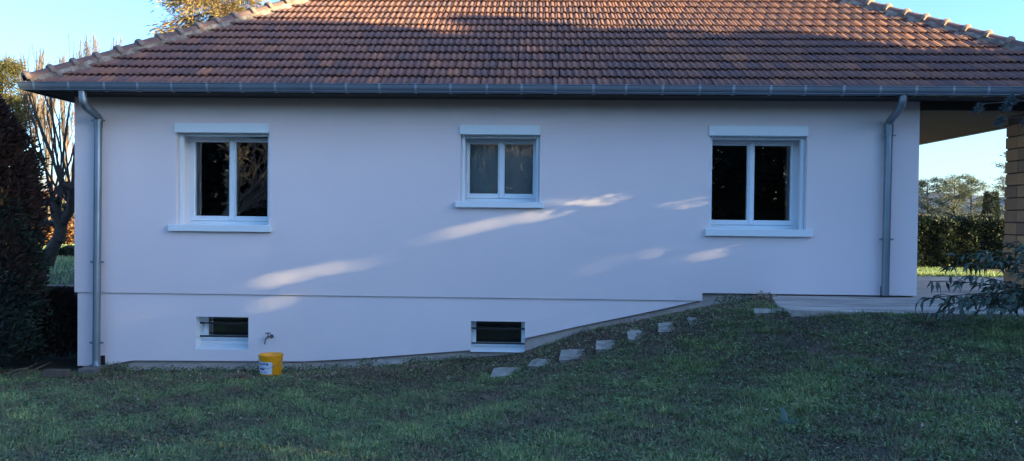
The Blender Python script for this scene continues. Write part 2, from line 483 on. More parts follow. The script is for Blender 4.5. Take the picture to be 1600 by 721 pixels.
def window(r, boxpx, sillpx, k):
    a, b, c, d = r
    win = MB(); 
    # fixed frame = the window part itself
    y0, y1 = DR - .06, DR + .02
    ft = .045
    for q in ((a, a+ft, c, d), (b-ft, b, c, d), (a+ft, b-ft, c, c+.06), (a+ft, b-ft, d-.05, d)):
        win.box(q[0], q[1], y0, y1, q[2], q[3])
    wo = win.build('window', M_pvc, house, bevel=.004)
    m = (a+b)/2
    # two sashes
    for s in (0, 1):
        xa, xb = (a+ft+.002, m-.001) if s == 0 else (m+.001, b-ft-.002)
        za, zb = c+.062, d-.052
        sw = .042
        sm = MB(); ya, yb = y0-.012, y1-.012
        for q in ((xa, xa+sw, za, zb), (xb-sw, xb, za, zb), (xa+sw, xb-sw, za, za+.062), (xa+sw, xb-sw, zb-.05, zb)):
            sm.box(q[0], q[1], ya, yb, q[2], q[3])
        # glazing bead
        sm.build('sash', M_pvc, wo, bevel=.004)
        pm = MB(); yy = (ya+yb)/2
        pm.quad((xa+sw-.004,yy,za+.058),(xb-sw+.004,yy,za+.058),(xb-sw+.004,yy,zb-.046),(xa+sw-.004,yy,zb-.046))
        pm.build('pane', M_glass, wo)
    mm = MB(); mm.box(m-.022, m+.022, y0-.03, y0-.014, c+.07, d-.06); mm.build('mullion_cover', M_pvc, wo, bevel=.004)
    # shutter guides set back in the opening
    for xa, xb in ((a, a+.05), (b-.05, b)):
        g = MB(); g.box(xa+.001, xb-.001, .085, .135, c, d); g.box((xa+xb)/2-.008, (xa+xb)/2+.008, .075, .0849, c, d)
        g.build('shutter_guide', M_white, wo, bevel=.003)
    # roller shutter box
    q = pxrect(*boxpx)
    g = MB(); g.box(q[0], q[1], -.035, .20, q[2], q[3]); g.build('shutter_box', M_white, wo, bevel=.006)
    g = MB(); g.box(a+.05, b-.05, .09, .125, q[2]-.035, q[2]-.001); g.build('shutter_end_bar', M_white, wo, bevel=.004)
    if k == 0:
        g = MB(); g.box(b-.36, b-.14, y0-.03, y0-.001, d-.04, d-.022); g.build('air_inlet', M_iron, wo)
    q = pxrect(*sillpx)
    g = MB(); g.box(q[0], q[1], -.06, -.0, q[2], q[3]); g.box(a, b, -.0, DR-.06, q[3]-.03, q[3]-.005)
    g.build('sill', M_white, wo, bevel=.006)
    if k == 1:
        g = MB(); g.box(a+.02, b-.02, DR+.10, DR+.11, c, d); g.build('blind', M_blind, wo)
    return wo
window(WIN[0], (274, 421.5, 193.5, 208), (265.5, 424.5, 351.5, 362), 0)
window(WIN[1], (718.5, 844, 196.5, 211), (712, 849, 315.5, 325), 1)
window(WIN[2], (1107, 1262, 197.5, 213), (1101, 1268, 358.5, 369.5), 2)

def cellar_window(r, k):
    a, b, c, d = r
    dep = .30
    m = MB()
    for q in (((a,YL,c),(a,YL,d),(a,dep,d),(a,dep,c)), ((b,YL,c),(b,dep,c),(b,dep,d),(b,YL,d)), ((a,YL,d),(b,YL,d),(b,dep,d),(a,dep,d)),
              ((a,YL,c),(a,dep,c+.05),(b,dep,c+.05),(b,YL,c))):
        m.quad(*q)
    wo = m.build('cellar_window', M_revw, house)
    zb = c + (.13 if k == 0 else .07)
    f = MB()
    for q in ((a, a+.05, zb-.05, d), (b-.05, b, zb-.05, d), (a+.05, b-.05, zb-.05, zb+.01), (a+.05, b-.05, d-.03, d)):
        f.box(q[0], q[1], dep-.04, dep+.02, q[2], q[3])
    f.build('frame', M_pvc, wo, bevel=.004)
    s = MB(); s.box(a, b, dep-.06, dep+.02, c, zb-.051); s.build('sill', M_revw, wo)
    p = MB(); p.quad((a+.05,dep,zb),(b-.05,dep,zb),(b-.05,dep,d),(a+.05,dep,d)); p.build('pane', M_glass, wo)
    p = MB(); p.quad((a,dep+.25,c),(b,dep+.25,c),(b,dep+.25,d),(a,dep+.25,d))
    for x in (a, b): p.quad((x,dep+.02,c),(x,dep+.25,c),(x,dep+.25,d),(x,dep+.02,d))
    p.quad((a,dep+.02,d),(b,dep+.02,d),(b,dep+.25,d),(a,dep+.25,d)); p.build('cellar_recess', M_dark, wo)
    for i in (0, 1):
        z = zb + (.02 if i == 0 else (d-zb)*.66)
        br = MB(); br.tube([(a-.0, .16, z), (b+.0, .16, z)], .011, 8); br.build('bar', M_iron, wo, smooth=True)
for k in (0, 1): cellar_window(BW[k], k)

# soffit, fascia, gutter
g = MB(); g.box(EXL+.06, EXR-.06, YE+.03, YBK-.05, Z_SOF, Z_SOF+.025)
soff = g.build('soffit', M_soffit, house)
g = MB()
g.box(EXL+.03, EXR-.03, YE+.005, YE+.028, Z_SOF-.02, ZG1-.02)
g.box(EXL+.03, EXL+.055, YE+.03, YBK-.05, Z_SOF-.02, ZG1-.02); g.box(EXR-.055, EXR-.03, YE+.03, YBK-.05, Z_SOF-.02, ZG1-.02)
g.build('fascia', M_soffit, house)
# timber beam over the porch, along the front
g = MB(); g.box(XR+.003, EXR-.1, -.02, .14, Z_SOF-.11, Z_SOF-.002); g.build('porch_beam', M_soffit, house)

GR = (ZG1 - ZG0) * .5
prof = []
hgt = ZG1 - ZG0; dep = .13
# gutter profile (offset outward from eave, z): back lip, half round, front bead
cyy = .065
for i in range(0, 13):
    a_ = math.pi * i / 12
    prof.append((cyy - cyy*math.cos(a_), ZG1 - .012 - (hgt-.012)*math.sin(a_)**.72))
bead = [(2*cyy + .007*math.cos(t), ZG1 - .008 + .008*math.sin(t)) for t in np.linspace(math.pi*1.2, -math.pi*.9, 8)]
prof += bead
def gutter_path(pr, inner):
    off = inner + 0.0
    pts = []
    for o, z in pr:
        e = o - 2*cyy
        pts.append([(EXL - .10 - e - .0 - (.0), YBK + 2, z)])
    return pts
gm = MB()
x0, x1 = W(27, 131, YG).x, EXR + .13
rings = []
for path in ('a', 'b', 'c', 'd'):
    ring = []
    for o, z in prof:
        e = 2*cyy - o            # distance inwards from the front bead
        if path == 'a': ring.append((x0 + e, YBK, z))
        if path == 'b': ring.append((x0 + e, YG + e, z))
        if path == 'c': ring.append((x1 - e, YG + e, z))
        if path == 'd': ring.append((x1 - e, YBK, z))
    rings.append(ring)
npf = len(prof)
gv = [v for r in rings for v in r]
gf = [(i*npf+k, i*npf+k+1, (i+1)*npf+k+1, (i+1)*npf+k) for i in range(3) for k in range(npf-1)]
gm.add(gv, gf)
gm.tube([(x0+.02, YG+.016, ZG0+.014), (x1-.02, YG+.016, ZG0+.014)], .007, 8)
gut = gm.build('gutter', M_zinc, house, smooth=True)
# brackets
br_me = None
bxs = np.arange(x0 + .22, x1 - .2, .42)
for i, x in enumerate(bxs):
    x += random.uniform(-.02, .02)
    if br_me is None:
        b_ = MB()
        pr2 = [(o, z) for o, z in prof]
        vs = []
        for sgn in (-.015, .015):
            for (o, z) in pr2:
                e = 2*cyy - o
                cy_, cz_ = YG + cyy, ZG1 - .03
                yy, zz = YG + e, z
                k_ = 1.08
                vs.append((sgn, cy_ + (yy-cy_)*k_, cz_ + (zz-cz_)*k_))
        b_.add(vs, [(k, k+1, npf+k+1, npf+k) for k in range(npf-1)])
        o = b_.build('bracket', M_brk, gut); br_me = o.data; o.location.x = x
    else:
        o = link('bracket', br_me, None, gut); o.location.x = x

# downpipes
def downpipe(top, mid1, mid2, bot, shoe, clamps):
    pts = [top, top + Vector((0,0,-.06)), mid1, mid2, mid2 + Vector((0,0,-.08))]
    # smooth the swan neck
    sp = []
    P = [top + Vector((0,0,.05)), top, mid1, mid2, mid2 + Vector((0,0,-.10)), mid2 + Vector((0,0,-.2))]
    for i in range(1, 4):
        for t in np.linspace(0, 1, 7)[:-1]:
            p0, p1, p2, p3 = P[i-1], P[i], P[i+1], P[i+2] if i+2 < len(P) else P[-1]
            sp.append(.5*((2*p1)+(p2-p0)*t+(2*p0-5*p1+4*p2-p3)*t*t+(3*p1-p0-3*p2+p3)*t*t*t))
    R = .046
    allp = [top + Vector((0,0,.05))] + sp + [mid2 + Vector((0,0,-.10)), bot]
    if shoe is not None: allp += shoe
    m = MB(); m.tube(allp, R, 14)
    o = m.build('downpipe', M_zinc2, house, smooth=True)
    m = MB(); m.tube([mid2 + Vector((0,0,-.02)), mid2 + Vector((0,0,-.13))], R+.006, 14); m.build('collar', M_zinc2, o, smooth=True)
    for z in clamps:
        t = (z - bot.z) / (mid2.z - bot.z); c = bot.lerp(mid2, t)
        m = MB(); m.tube([c + Vector((0,0,.012)), c - Vector((0,0,.012))], R+.009, 14)
        m.box(c.x-.085, c.x+.085, c.y-.012, c.y+.012, z-.010, z+.010)
        m.box(c.x-.015, c.x+.015, c.y+.04, -.001, z-.010, z+.010)
        m.build('pipe_clamp', M_zinc2, o, smooth=True)
YP = -.085
tl = W(129, 149, YG+.07); ml1 = W(134, 166, YG+.12); ml2 = W(153.5, 184, YP)
bl = W(150.5, 562, YP)
downpipe(tl, ml1, ml2, bl, [bl + Vector((0,-.01,-.05)), bl + Vector((.03,-.02,-.10))], [W(153.5,190,0).z, W(152,409,0).z, W(151,534,0).z])
tr_ = W(1411, 152, YG+.07); mr1 = W(1407, 168, YG+.13); mr2 = W(1389, 192, YP)
brp = W(1383, 462, YP)
downpipe(tr_, mr1, mr2, brp, None, [W(1388,213,0).z, W(1384.5,374,0).z])
g = MB(); q = pxrect(1375.5, 1384, 447, 463); g.box(q[0], q[1], -.012, -.002, q[2], q[3]); g.build('drain_slot', M_iron, house)
g = MB(); q = pxrect(157, 163.5, 556, 573); g.box(q[0], q[1], .004, .014, q[2], q[3]); g.build('drain_slot', M_iron, house)

# ------------------------------------------------------------------ roof
TWD = 0.1735          # tile width
CRS = 0.262           # course
AMP = .0115
def tile_profile():
    us = np.linspace(0, 1, 11)
    n = AMP * np.cos((us*2 - .18) * 2 * math.pi) * (1 + .0*us)
    return us, n
US, NS = tile_profile()
def tile_local(w=TWD):
    """u, v, n of one tile: top rows low / high, then lower lip, and side edges"""
    u = US * (w - .009) + .0045
    low = np.stack([u, np.full(11, -.045), NS + .054], -1)
    high = np.stack([u, np.full(11, CRS + .005), NS + .018], -1)
    lip = np.stack([u, np.full(11, -.040), NS + .041], -1)
    ex = np.array([[u[0], CRS + .005, NS[0] - .002], [u[-1], CRS + .005, NS[-1] - .002]])
    V = np.concatenate([low, high, lip, ex])
    Fq = []
    for k in range(10):
        Fq.append((k, k+1, 11+k+1, 11+k)); Fq.append((22+k, 22+k+1, k+1, k))
    Fq.append((22, 0, 11, 33)); Fq.append((10, 32, 34, 21))
    return V, np.array(Fq)
TV, TF = tile_local()

def roof_face(origin, eu, inward, L, maxrun):
    """yields (u0, v0) tiles over a hip roof face"""
    ev = inward * math.cos(PHI) + Vector((0,0,1)) * math.sin(PHI)
    n = eu.cross(ev).normalized()
    if n.z < 0: n = -n
    return origin, eu, ev, n, L, maxrun

DEPTH = YBK - YE; LEN = EXR - EXL
maxrun = min(DEPTH, LEN) / 2
faces = [roof_face(Vector((EXL, YE, ZE)), Vector((1,0,0)), Vector((0,1,0)), LEN, maxrun),
         roof_face(Vector((EXL, YBK, ZE)), Vector((0,-1,0)), Vector((1,0,0)), DEPTH, maxrun),
         roof_face(Vector((EXR, YE, ZE)), Vector((0,1,0)), Vector((-1,0,0)), DEPTH, maxrun),
         roof_face(Vector((EXR, YBK, ZE)), Vector((-1,0,0)), Vector((0,-1,0)), LEN, maxrun)]
# deck under the tiles = the roof part
dk = MB()
for (o, eu, ev, n, L, mr) in faces:
    v = mr / math.cos(PHI)
    dk.quad(o, o + eu*L, o + eu*(L-mr) + ev*v, o + eu*mr + ev*v)
roof = dk.build('roof', mat('roof_deck', (.05,.035,.03), .95), house)

variants = []
def tint_variant(i):
    while len(variants) <= i:
        t = len(variants) / 9
        me = mesh_np('tile', TV * np.array([1,1,1]), TF, np.full(len(TV), t))
        me.materials.append(M_tile); variants.append(me)
    return variants[i]
def proj(p):
    q = CAMR.transposed() @ (Vector(p) - CAMP)
    return (800 + FPX*q.x/-q.z, 360.5 - FPX*q.y/-q.z) if q.z < 0 else (-9999, -9999)
single = 0
JV, JF, JT = [], [], []; nj = 0
fieldnoise = lambda x, r: .5 + .22*math.sin(x*1.3 + r*.9) + .12*math.sin(x*3.7 - r*1.7)
for fi, (o, eu, ev, n, L, mr) in enumerate(faces):
    rows = int(mr / math.cos(PHI) / CRS)
    R3 = Matrix((eu, ev, n)).transposed()
    for r in range(rows):
        v0 = r * CRS
        u0 = -((r % 2) * .5) * TWD
        cnt = int(L / TWD) + 2
        for c in range(cnt):
            ua = u0 + c * TWD
            run0, run1 = (v0 - .05) * math.cos(PHI), (v0 + CRS) * math.cos(PHI)
            if ua + TWD < run0 + .02 or ua > L - run0 - .02: continue
            full = ua >= run1 and ua + TWD <= L - run1
            tt = min(.99, max(0, fieldnoise(ua, r) * .55 + random.gauss(0, .20) + (.35 if random.random() < .04 else 0)))
            wob = (random.gauss(0, .0022), random.gauss(0, .004), random.gauss(0, .0012))
            if fi == 0 and full and single < 300:
                pc = proj(o + eu*(ua + TWD/2) + ev*v0)
                if -20 < pc[0] < 1620 and pc[1] > -8:
                    me = tint_variant(int(tt * 10))
                    ob = link('tile', me, None, roof)
                    ob.matrix_local = Matrix.Translation(o + eu*(ua+wob[0]) + ev*(v0+wob[1]) + n*wob[2]) @ R3.to_4x4()
                    single += 1
                    continue
            V = TV.copy(); V[:, 0] += ua + wob[0]; V[:, 1] += v0 + wob[1]; V[:, 2] += wob[2]
            run = np.maximum(V[:, 1], 0) * math.cos(PHI)
            V[:, 0] = np.clip(V[:, 0], run + .02, L - run - .02)
            Wd = np.array(o) + V[:, :1]*np.array(eu) + V[:, 1:2]*np.array(ev) + V[:, 2:3]*np.array(n)
            JV.append(Wd); JF.append(TF + nj); JT.append(np.full(len(V), tt)); nj += len(V)
tf = link('tile_field', mesh_np('tile_field', np.concatenate(JV), np.concatenate(JF), np.concatenate(JT)), M_tile, roof)
tag(tf, kind='stuff')

# hip tiles on mortar
def hip(corner, dx, dy, name_side):
    d = Vector((dx, dy, SLOPE)); ln = d.length; d = d / ln
    side = Vector((dx, -dy, 0)).normalized()
    nrm = side.cross(d).normalized()
    if nrm.z < 0: nrm = -nrm
    step = .288
    tot = maxrun * ln
    n = int(tot / step)
    base = corner + nrm*.04
    # mortar bed
    m = MB(); rr = []
    K = int(tot / .07)
    for i in range(K+1):
        c = base + d*(i*.07 + .02)
        rr.append([c + side*(-.115 + random.uniform(-.022,.022)) + nrm*(-.075), c + side*(-.085 + random.uniform(-.01,.01)) + nrm*random.uniform(.012,.028), c + nrm*.05,
                   c + side*(.085 + random.uniform(-.01,.01)) + nrm*random.uniform(.012,.028), c + side*(.115 + random.uniform(-.022,.022)) + nrm*(-.075)])
    m.add([v for r in rr for v in r], [(i*5+k, i*5+k+1, (i+1)*5+k+1, (i+1)*5+k) for i in range(K) for k in range(4)])
    m.build('mortar_bed', M_mortar, roof, smooth=False)
    # one tile mesh: half barrel with a collar at its lower end
    sec = 9
    prof = [(-.015, .070), (-.012, .105), (.005, .112), (.040, .110), (.052, .080), (step*.55, .077), (step+.02, .073)]
    vs = []
    for (l, r) in prof:
        for k in range(sec):
            t = math.pi * k / (sec-1)
            vs.append((r*math.cos(t)*1.05, l, r*math.sin(t)*.95 + .012))
    fs = [(i*sec+k, i*sec+k+1, (i+1)*sec+k+1, (i+1)*sec+k) for i in range(len(prof)-1) for k in range(sec-1)]
    mb = MB(); mb.add(vs, fs)
    first = None
    R3 = Matrix((side, d, nrm)).transposed().to_4x4()
    if Matrix((side, d, nrm)).determinant() < 0: R3 = Matrix((-side, d, nrm)).transposed().to_4x4()
    for i in range(n):
        if first is None:
            o = mb.build('hip_tile', M_hip, roof, smooth=True); first = o.data
            first.materials.append(M_collar)
            for pl in first.polygons:
                if pl.center.y < .05: pl.material_index = 1
        else: o = link('hip_tile', first, None, roof)
        o.matrix_local = Matrix.Translation(base + d*(i*step) + nrm*(random.gauss(0,.003)) + side*random.gauss(0,.004)) @ R3
hip(Vector((EXL, YE, ZE)), 1, 1, 'l')
hip(Vector((EXR, YE, ZE)), -1, 1, 'r')
hip(Vector((EXL, YBK, ZE)), 1, -1, 'bl')
hip(Vector((EXR, YBK, ZE)), -1, -1, 'br')
rg = MB(); za = ZE + maxrun*SLOPE + .05
xa_, xb_ = (EXL + maxrun, EXR - maxrun)
if xb_ > xa_:
    rg.tube([(xa_, (YE+YBK)/2, za), (xb_, (YE+YBK)/2, za)], .1, 12); rg.build('ridge', M_hip, roof, smooth=True)

# ------------------------------------------------------------------ porch pillar of stacked blocks
pxl = W(1569.5, 300, 0.52).x
pil = MB(); pw = .52
pil.box(pxl+.018, pxl+pw-.018, .018, pw-.018, PATZ-.02, Z_SOF-.11); pilo = pil.build('pillar', M_joint, house)
ch = .158; z = PATZ + .002; r = 0
while z + ch < Z_SOF - .10:
    cuts = [0, .30, pw] if r % 2 else [0, .24, pw]
    for k in range(2):
        for yk in ((0, .25), (.25, pw)):
            j = lambda s=.007: random.uniform(-s, s)
            b_ = MB(); b_.box(pxl + cuts[k] + (.004 if k else j(.010)), pxl + cuts[k+1] - (.004 if k == 0 else j(.01)), yk[0] + (j(.008) if yk[0] == 0 else .004), yk[1] - .004, z + .008, z + ch - .008)
            o = b_.build('brick', M_brick, pilo, bevel=.008)
            a = o.data.attributes.new('tint', 'FLOAT', 'POINT'); tv = random.random()
            a.data.foreach_set('value', [tv]*len(o.data.vertices))
    z += ch; r += 1

# ------------------------------------------------------------------ foliage tools
def leaf_quads(P, D, Lg, Wd, tint, up=None, droop=0.0):
    """rhombic leaves: P base (n,3), D direction (n,3), length, width"""
    n = len(P)
    D = D / np.maximum(np.linalg.norm(D, axis=1, keepdims=True), 1e-6)
    R = RNG.normal(size=(n, 3)) if up is None else np.tile(np.array(up, float), (n, 1)) + RNG.normal(size=(n, 3))*.35
    Sd = np.cross(D, R); Sd /= np.maximum(np.linalg.norm(Sd, axis=1, keepdims=True), 1e-6)
    N = np.cross(Sd, D)
    Lg = np.broadcast_to(np.asarray(Lg, float), (n,))[:, None]; Wd = np.broadcast_to(np.asarray(Wd, float), (n,))[:, None]
    mid = P + D*Lg*.45 + N*Lg*.06
    V = np.stack([P, mid + Sd*Wd*.5, P + D*Lg - N*Lg*droop, mid - Sd*Wd*.5], 1).reshape(-1, 3)
    Fq = np.arange(n*4).reshape(n, 4)
    return V, Fq, np.repeat(np.asarray(tint, float), 4)

def tube_np(segs, n=5):
    """segs list of (p0,p1,r0,r1)"""
    A = np.array([list(s[0]) for s in segs]); B = np.array([list(s[1]) for s in segs])
    ra = np.array([s[2] for s in segs]); rb = np.array([s[3] for s in segs])
    D = B - A; D /= np.maximum(np.linalg.norm(D, axis=1, keepdims=True), 1e-6)
    ref = np.where(np.abs(D[:, 2:3]) < .9, np.array([[0,0,1.]]), np.array([[1.,0,0]]))
    X = np.cross(D, ref); X /= np.linalg.norm(X, axis=1, keepdims=True); Y = np.cross(D, X)
    ang = np.arange(n)*2*math.pi/n
    ca, sa = np.cos(ang), np.sin(ang)
    ring = X[:, None]*ca[None, :, None] + Y[:, None]*sa[None, :, None]
    VA = A[:, None] + ring*ra[:, None, None]; VB = B[:, None] + ring*rb[:, None, None]
    V = np.concatenate([VA, VB], 1).reshape(-1, 3)
    base = (np.arange(len(segs))*2*n)[:, None, None]
    k = np.arange(n)
    f = np.stack([k, (k+1) % n, n+(k+1) % n, n+k], -1)[None]
    return V, (f + base).reshape(-1, 4)

def branchy(p, d, L, r, depth, segs, spread=.5, up=.15, nb=(2,3), wig=.18, ratio=.72, tips=None, minr=.003):
    k = 4
    q = Vector(p); d = Vector(d).normalized()
    r0 = r
    for i in range(k):
        d = (d + Vector((random.gauss(0,wig), random.gauss(0,wig), random.gauss(0,wig) + up*.3))).normalized()
        nq = q + d*(L/k); r1 = max(minr, r0*(.87 if depth else .7))
        segs.append((q, nq, r0, r1)); q, r0 = nq, r1
        if depth > 0 and i >= 1:
            for _ in range(random.randint(0, nb[1]-1)):
                dd = (d + Vector((random.gauss(0,spread), random.gauss(0,spread), random.gauss(0,spread) + up))).normalized()
                branchy(q, dd, L*ratio*random.uniform(.6,1), r0*.6, depth-1, segs, spread, up, nb, wig, ratio, tips, minr)
    if depth > 0:
        for _ in range(random.randint(*nb)):
            dd = (d + Vector((random.gauss(0,spread), random.gauss(0,spread), random.gauss(0,spread) + up))).normalized()
            branchy(q, dd, L*ratio*random.uniform(.7,1), r0*.75, depth-1, segs, spread, up, nb, wig, ratio, tips, minr)
    elif tips is not None: tips.append((q, d))

def join_np(parts):
    V, Fs, T = [], [], []; n = 0
    for v, f, t in parts:
        V.append(v); Fs.append(f + n); T.append(t); n += len(v)
    return np.concatenate(V), np.concatenate(Fs), np.concatenate(T)

def tree(name, loc, label, cat, segs, barkm, leaf=None, leafm=None, group=None):
    t = thing(name, loc, label, cat, group)
    if segs:
        V, Fq = tube_np(segs); link('trunk', mesh_np('trunk', V, Fq, smooth=True), barkm, t)
    if leaf is not None:
        V, Fq, T = leaf; link('crown', mesh_np('crown', V, Fq, T), leafm, t)
    return t

# ---- tall clipped conifer against the left corner of the house
def column_conifer(cx, cy, z0, ht, rad, n, leafL, tf, top=.35, lump=.22):
    z = RNG.random(n)**.9
    prof = np.interp(z, [0,.05,.3,.75,1], [.75,.95,1.0,.80,top])
    a = RNG.random(n)*2*math.pi
    lumps = 1 + lump*np.sin(a*3 + z*9) * .5 + lump*np.sin(a*7 - z*17)*.4 + lump*.5*np.sin(a*11 + z*31)
    rr = rad*prof*lumps*np.sqrt(RNG.uniform(.45, 1.05, n))
    P = np.stack([cx + rr*np.cos(a), cy + rr*np.sin(a), z0 + z*ht + RNG.normal(0,.04,n)], -1)
    D = np.stack([np.cos(a), np.sin(a), RNG.uniform(.1, 1.3, n)], -1) + RNG.normal(0,.35,(n,3))
    return leaf_quads(P, D, RNG.uniform(.6,1.3,n)*leafL, RNG.uniform(.25,.45,n)*leafL, tf(P, a, z))
c1p = (-7.30, -.15)
def tf1(P, a, z):
    g = np.clip(.95 - z*1.25 + .25*np.sin(P[:,2]*5+P[:,1]*4), 0, 1)
    return np.clip(g*.9 + RNG.normal(0,.16,len(P)), 0, 1)
lv = [column_conifer(c1p[0], c1p[1], -.05, 3.6, .90, 42000, .085, tf1, lump=.16, top=.25)]
# low skirt of foliage towards the house corner
n = 9000
a = RNG.random(n)*2*math.pi; zz = RNG.random(n)
rr = .50*(1-zz*.6)*np.sqrt(RNG.random(n))
P = np.stack([-6.55 + rr*np.cos(a), .45 + rr*np.sin(a)*1.2, zz*.85], -1)
lv.append(leaf_quads(P, np.stack([np.cos(a), np.sin(a), RNG.uniform(.2,1.2,n)],-1), RNG.uniform(.05,.11,n), .03, np.clip(RNG.normal(.35,.2,n),0,1)))
segs = [((c1p[0], c1p[1], -.1), (c1p[0]+.05, c1p[1], 1.8), .12, .09), ((c1p[0]+.05, c1p[1], 1.8), (c1p[0], c1p[1], 3.3), .09, .03)]
for i in range(60):
    zb_ = random.uniform(.2, 3.0); aa = random.uniform(0, 6.28); L_ = .75
    segs.append(((c1p[0], c1p[1], zb_), (c1p[0]+L_*math.cos(aa), c1p[1]+L_*math.sin(aa), zb_+.35), .02, .006))
tree('conifer_tree', (c1p[0], c1p[1], -.05), 'dark dense conifer with reddish brown upper foliage beside left house corner', 'tree', segs, M_bark, join_np(lv), M_thuja)

# ---- gnarled pollarded tree behind it, with straight bare shoots
gt = W(80, 420, 6.0); gb = Vector((gt.x, 6.0, H(gt.x, 6.0) - .05))
segs = []
random.seed(21)
K = [W(66,452,6), W(70,420,6), W(78,396,6), W(90,376,6), W(96,352,6)]
for i in range(len(K)-1): segs.append((K[i], K[i+1], .165-.014*i, .151-.014*i))
segs.append((gb, K[0], .19, .165))
heads = []
for tgt, r in ((W(110,322,6), .10), (W(82,312,6), .08), (W(60,340,6.3), .06), (W(112,296,5.6), .08), (W(97,296,6.4), .07)):
    p = K[-1].lerp(tgt, .5) + Vector((random.uniform(-.08,.08), random.uniform(-.1,.1), random.uniform(-.1,.02)))
    segs += [(K[-1], p, r*1.15, r), (p, tgt, r, r*.85)]
    heads.append((tgt, r))
    for _ in range(8):
        q = tgt + Vector((random.gauss(0,.07), random.gauss(0,.07), random.gauss(0,.07)))
        segs.append((tgt, q, r*.85, r*.55))
for h_, r in heads:
    for _ in range(5):
        branchy(h_, (random.gauss(0,.22), random.gauss(0,.3), 1), random.uniform(1.3,2.1), .024, 1, segs, spread=.22, up=.35, nb=(1,2), wig=.06, ratio=.6, minr=.005)
tree('pollarded_tree', gb, 'gnarled bare pollarded tree with thin straight shoots between dark conifer and house', 'tree', segs, M_bark)

# ---- pine with sunlit yellow needles
def pine(loc, ht, boughs, label, seed, leafm, name='pine_tree', tl=(.10,.012), per=260, tint=lambda n: RNG.random(n), bottom=.3, blen=(1.0,1.9), dr=-.1, tuft=.28, group=None, outs=None, cat='tree'):
    random.seed(seed)
    loc = Vector(loc); segs = [(loc, loc + Vector((.05,0,ht*.55)), ht*.022, ht*.015), (loc + Vector((.05,0,ht*.55)), loc + Vector((0,0,ht*.98)), ht*.015, ht*.004)]
    Ps, Ds = [], []
    for i in range(boughs):
        f = bottom + (1-bottom)*(i + random.random())/boughs
        a = random.uniform(0, 6.283)
        Lb = (blen[0] + (blen[1]-blen[0])*random.random()) * (1.12 - f)**.75
        s = loc + Vector((0,0,ht*f)); d = Vector((math.cos(a), math.sin(a), .25 + dr))
        p = s; k = 5; r = max(.006, Lb*.02)
        for j in range(k):
            q = p + Vector((d.x, d.y, d.z + random.gauss(0,.08)))*Lb/k
            d.z += dr*.5
            segs.append((p, q, r, r*.8)); r *= .8
            if j >= 1:
                nn = int(per*(.6+.2*j)/k)
                c = np.array(p)[None]*0 + np.array(p) + (np.array(q)-np.array(p))*RNG.random((nn,1))
                off = RNG.normal(0, tuft*.5, (nn,3)) * np.array([1,1,.55])
                Ps.append(c + off); Ds.append(off + np.array(d)*.25 + RNG.normal(0,.1,(nn,3)))
            p = q
    P = np.concatenate(Ps); D = np.concatenate(Ds); n = len(P)
    lf = leaf_quads(P, D, RNG.uniform(.7,1.3,n)*tl[0], tl[1], tint(n))
    return tree(name, loc, label, cat, segs, M_bark, lf, leafm, group)
pp = W(8, 300, 9.0)
pine((pp.x - .1, 9.0, .7), 4.9, 46, 'small pine with sunlit yellow green needles rising behind dark left conifer', 5, M_pine, tl=(.13,.02), per=420, blen=(.7,1.5), tuft=.26, bottom=.25, tint=lambda n: np.clip(RNG.normal(.55,.28,n),0,1))

# ---- large golden conifer behind the roof
tp = W(335, 0, 17.0)
pine((tp.x, 17.0, .5), 13.2, 120, 'tall golden brown conifer with drooping sprays showing above the left hip', 9, M_larch, name='weeping_conifer', tl=(.19,.035), per=620, blen=(2.0,3.4), dr=-.34, tuft=.42, bottom=.30, tint=lambda n: np.clip(RNG.normal(.5,.27,n),0,1))

# ---- thin bare trees far left
random.seed(31)
bare = [(18, 26, 8.2, 'slim bare tree leftmost on the sky beside the roof corner'), (52, 24, 8.6, 'bare upright tree whose top shows just under the left eave corner'),
        (78, 30, 9.4, 'bare tree rising left of the roof behind the gnarled tree'), (101, 27, 9.0, 'bare tree with fine twigs close to the left wall edge'),
        (125, 33, 11.5, 'bare twiggy treetop peeping over the left hip tiles'), (152, 30, 10.8, 'small treetop with few last leaves above the left hip')]
for px, Y, ht, lab in bare:
    p = W(px, 340, Y); z0 = H(p.x, Y)
    segs = []
    branchy((p.x, Y, z0-.05), (0,0,1), ht*.42, ht*.010, 3, segs, spread=.30, up=.45, nb=(2,4), wig=.05, ratio=.62, minr=.010)
    top = max(s[1][2] for s in segs); sc = ht / (top - z0)
    segs = [((p.x+(a_[0]-p.x)*.8, Y+(a_[1]-Y)*.8, z0+(a_[2]-z0)*sc), (p.x+(b_[0]-p.x)*.8, Y+(b_[1]-Y)*.8, z0+(b_[2]-z0)*sc), ra, rb) for a_, b_, ra, rb in segs]
    tree('bare_tree', (p.x, Y, z0), lab, 'tree', segs, M_barkp, group='bare trees left of the house')

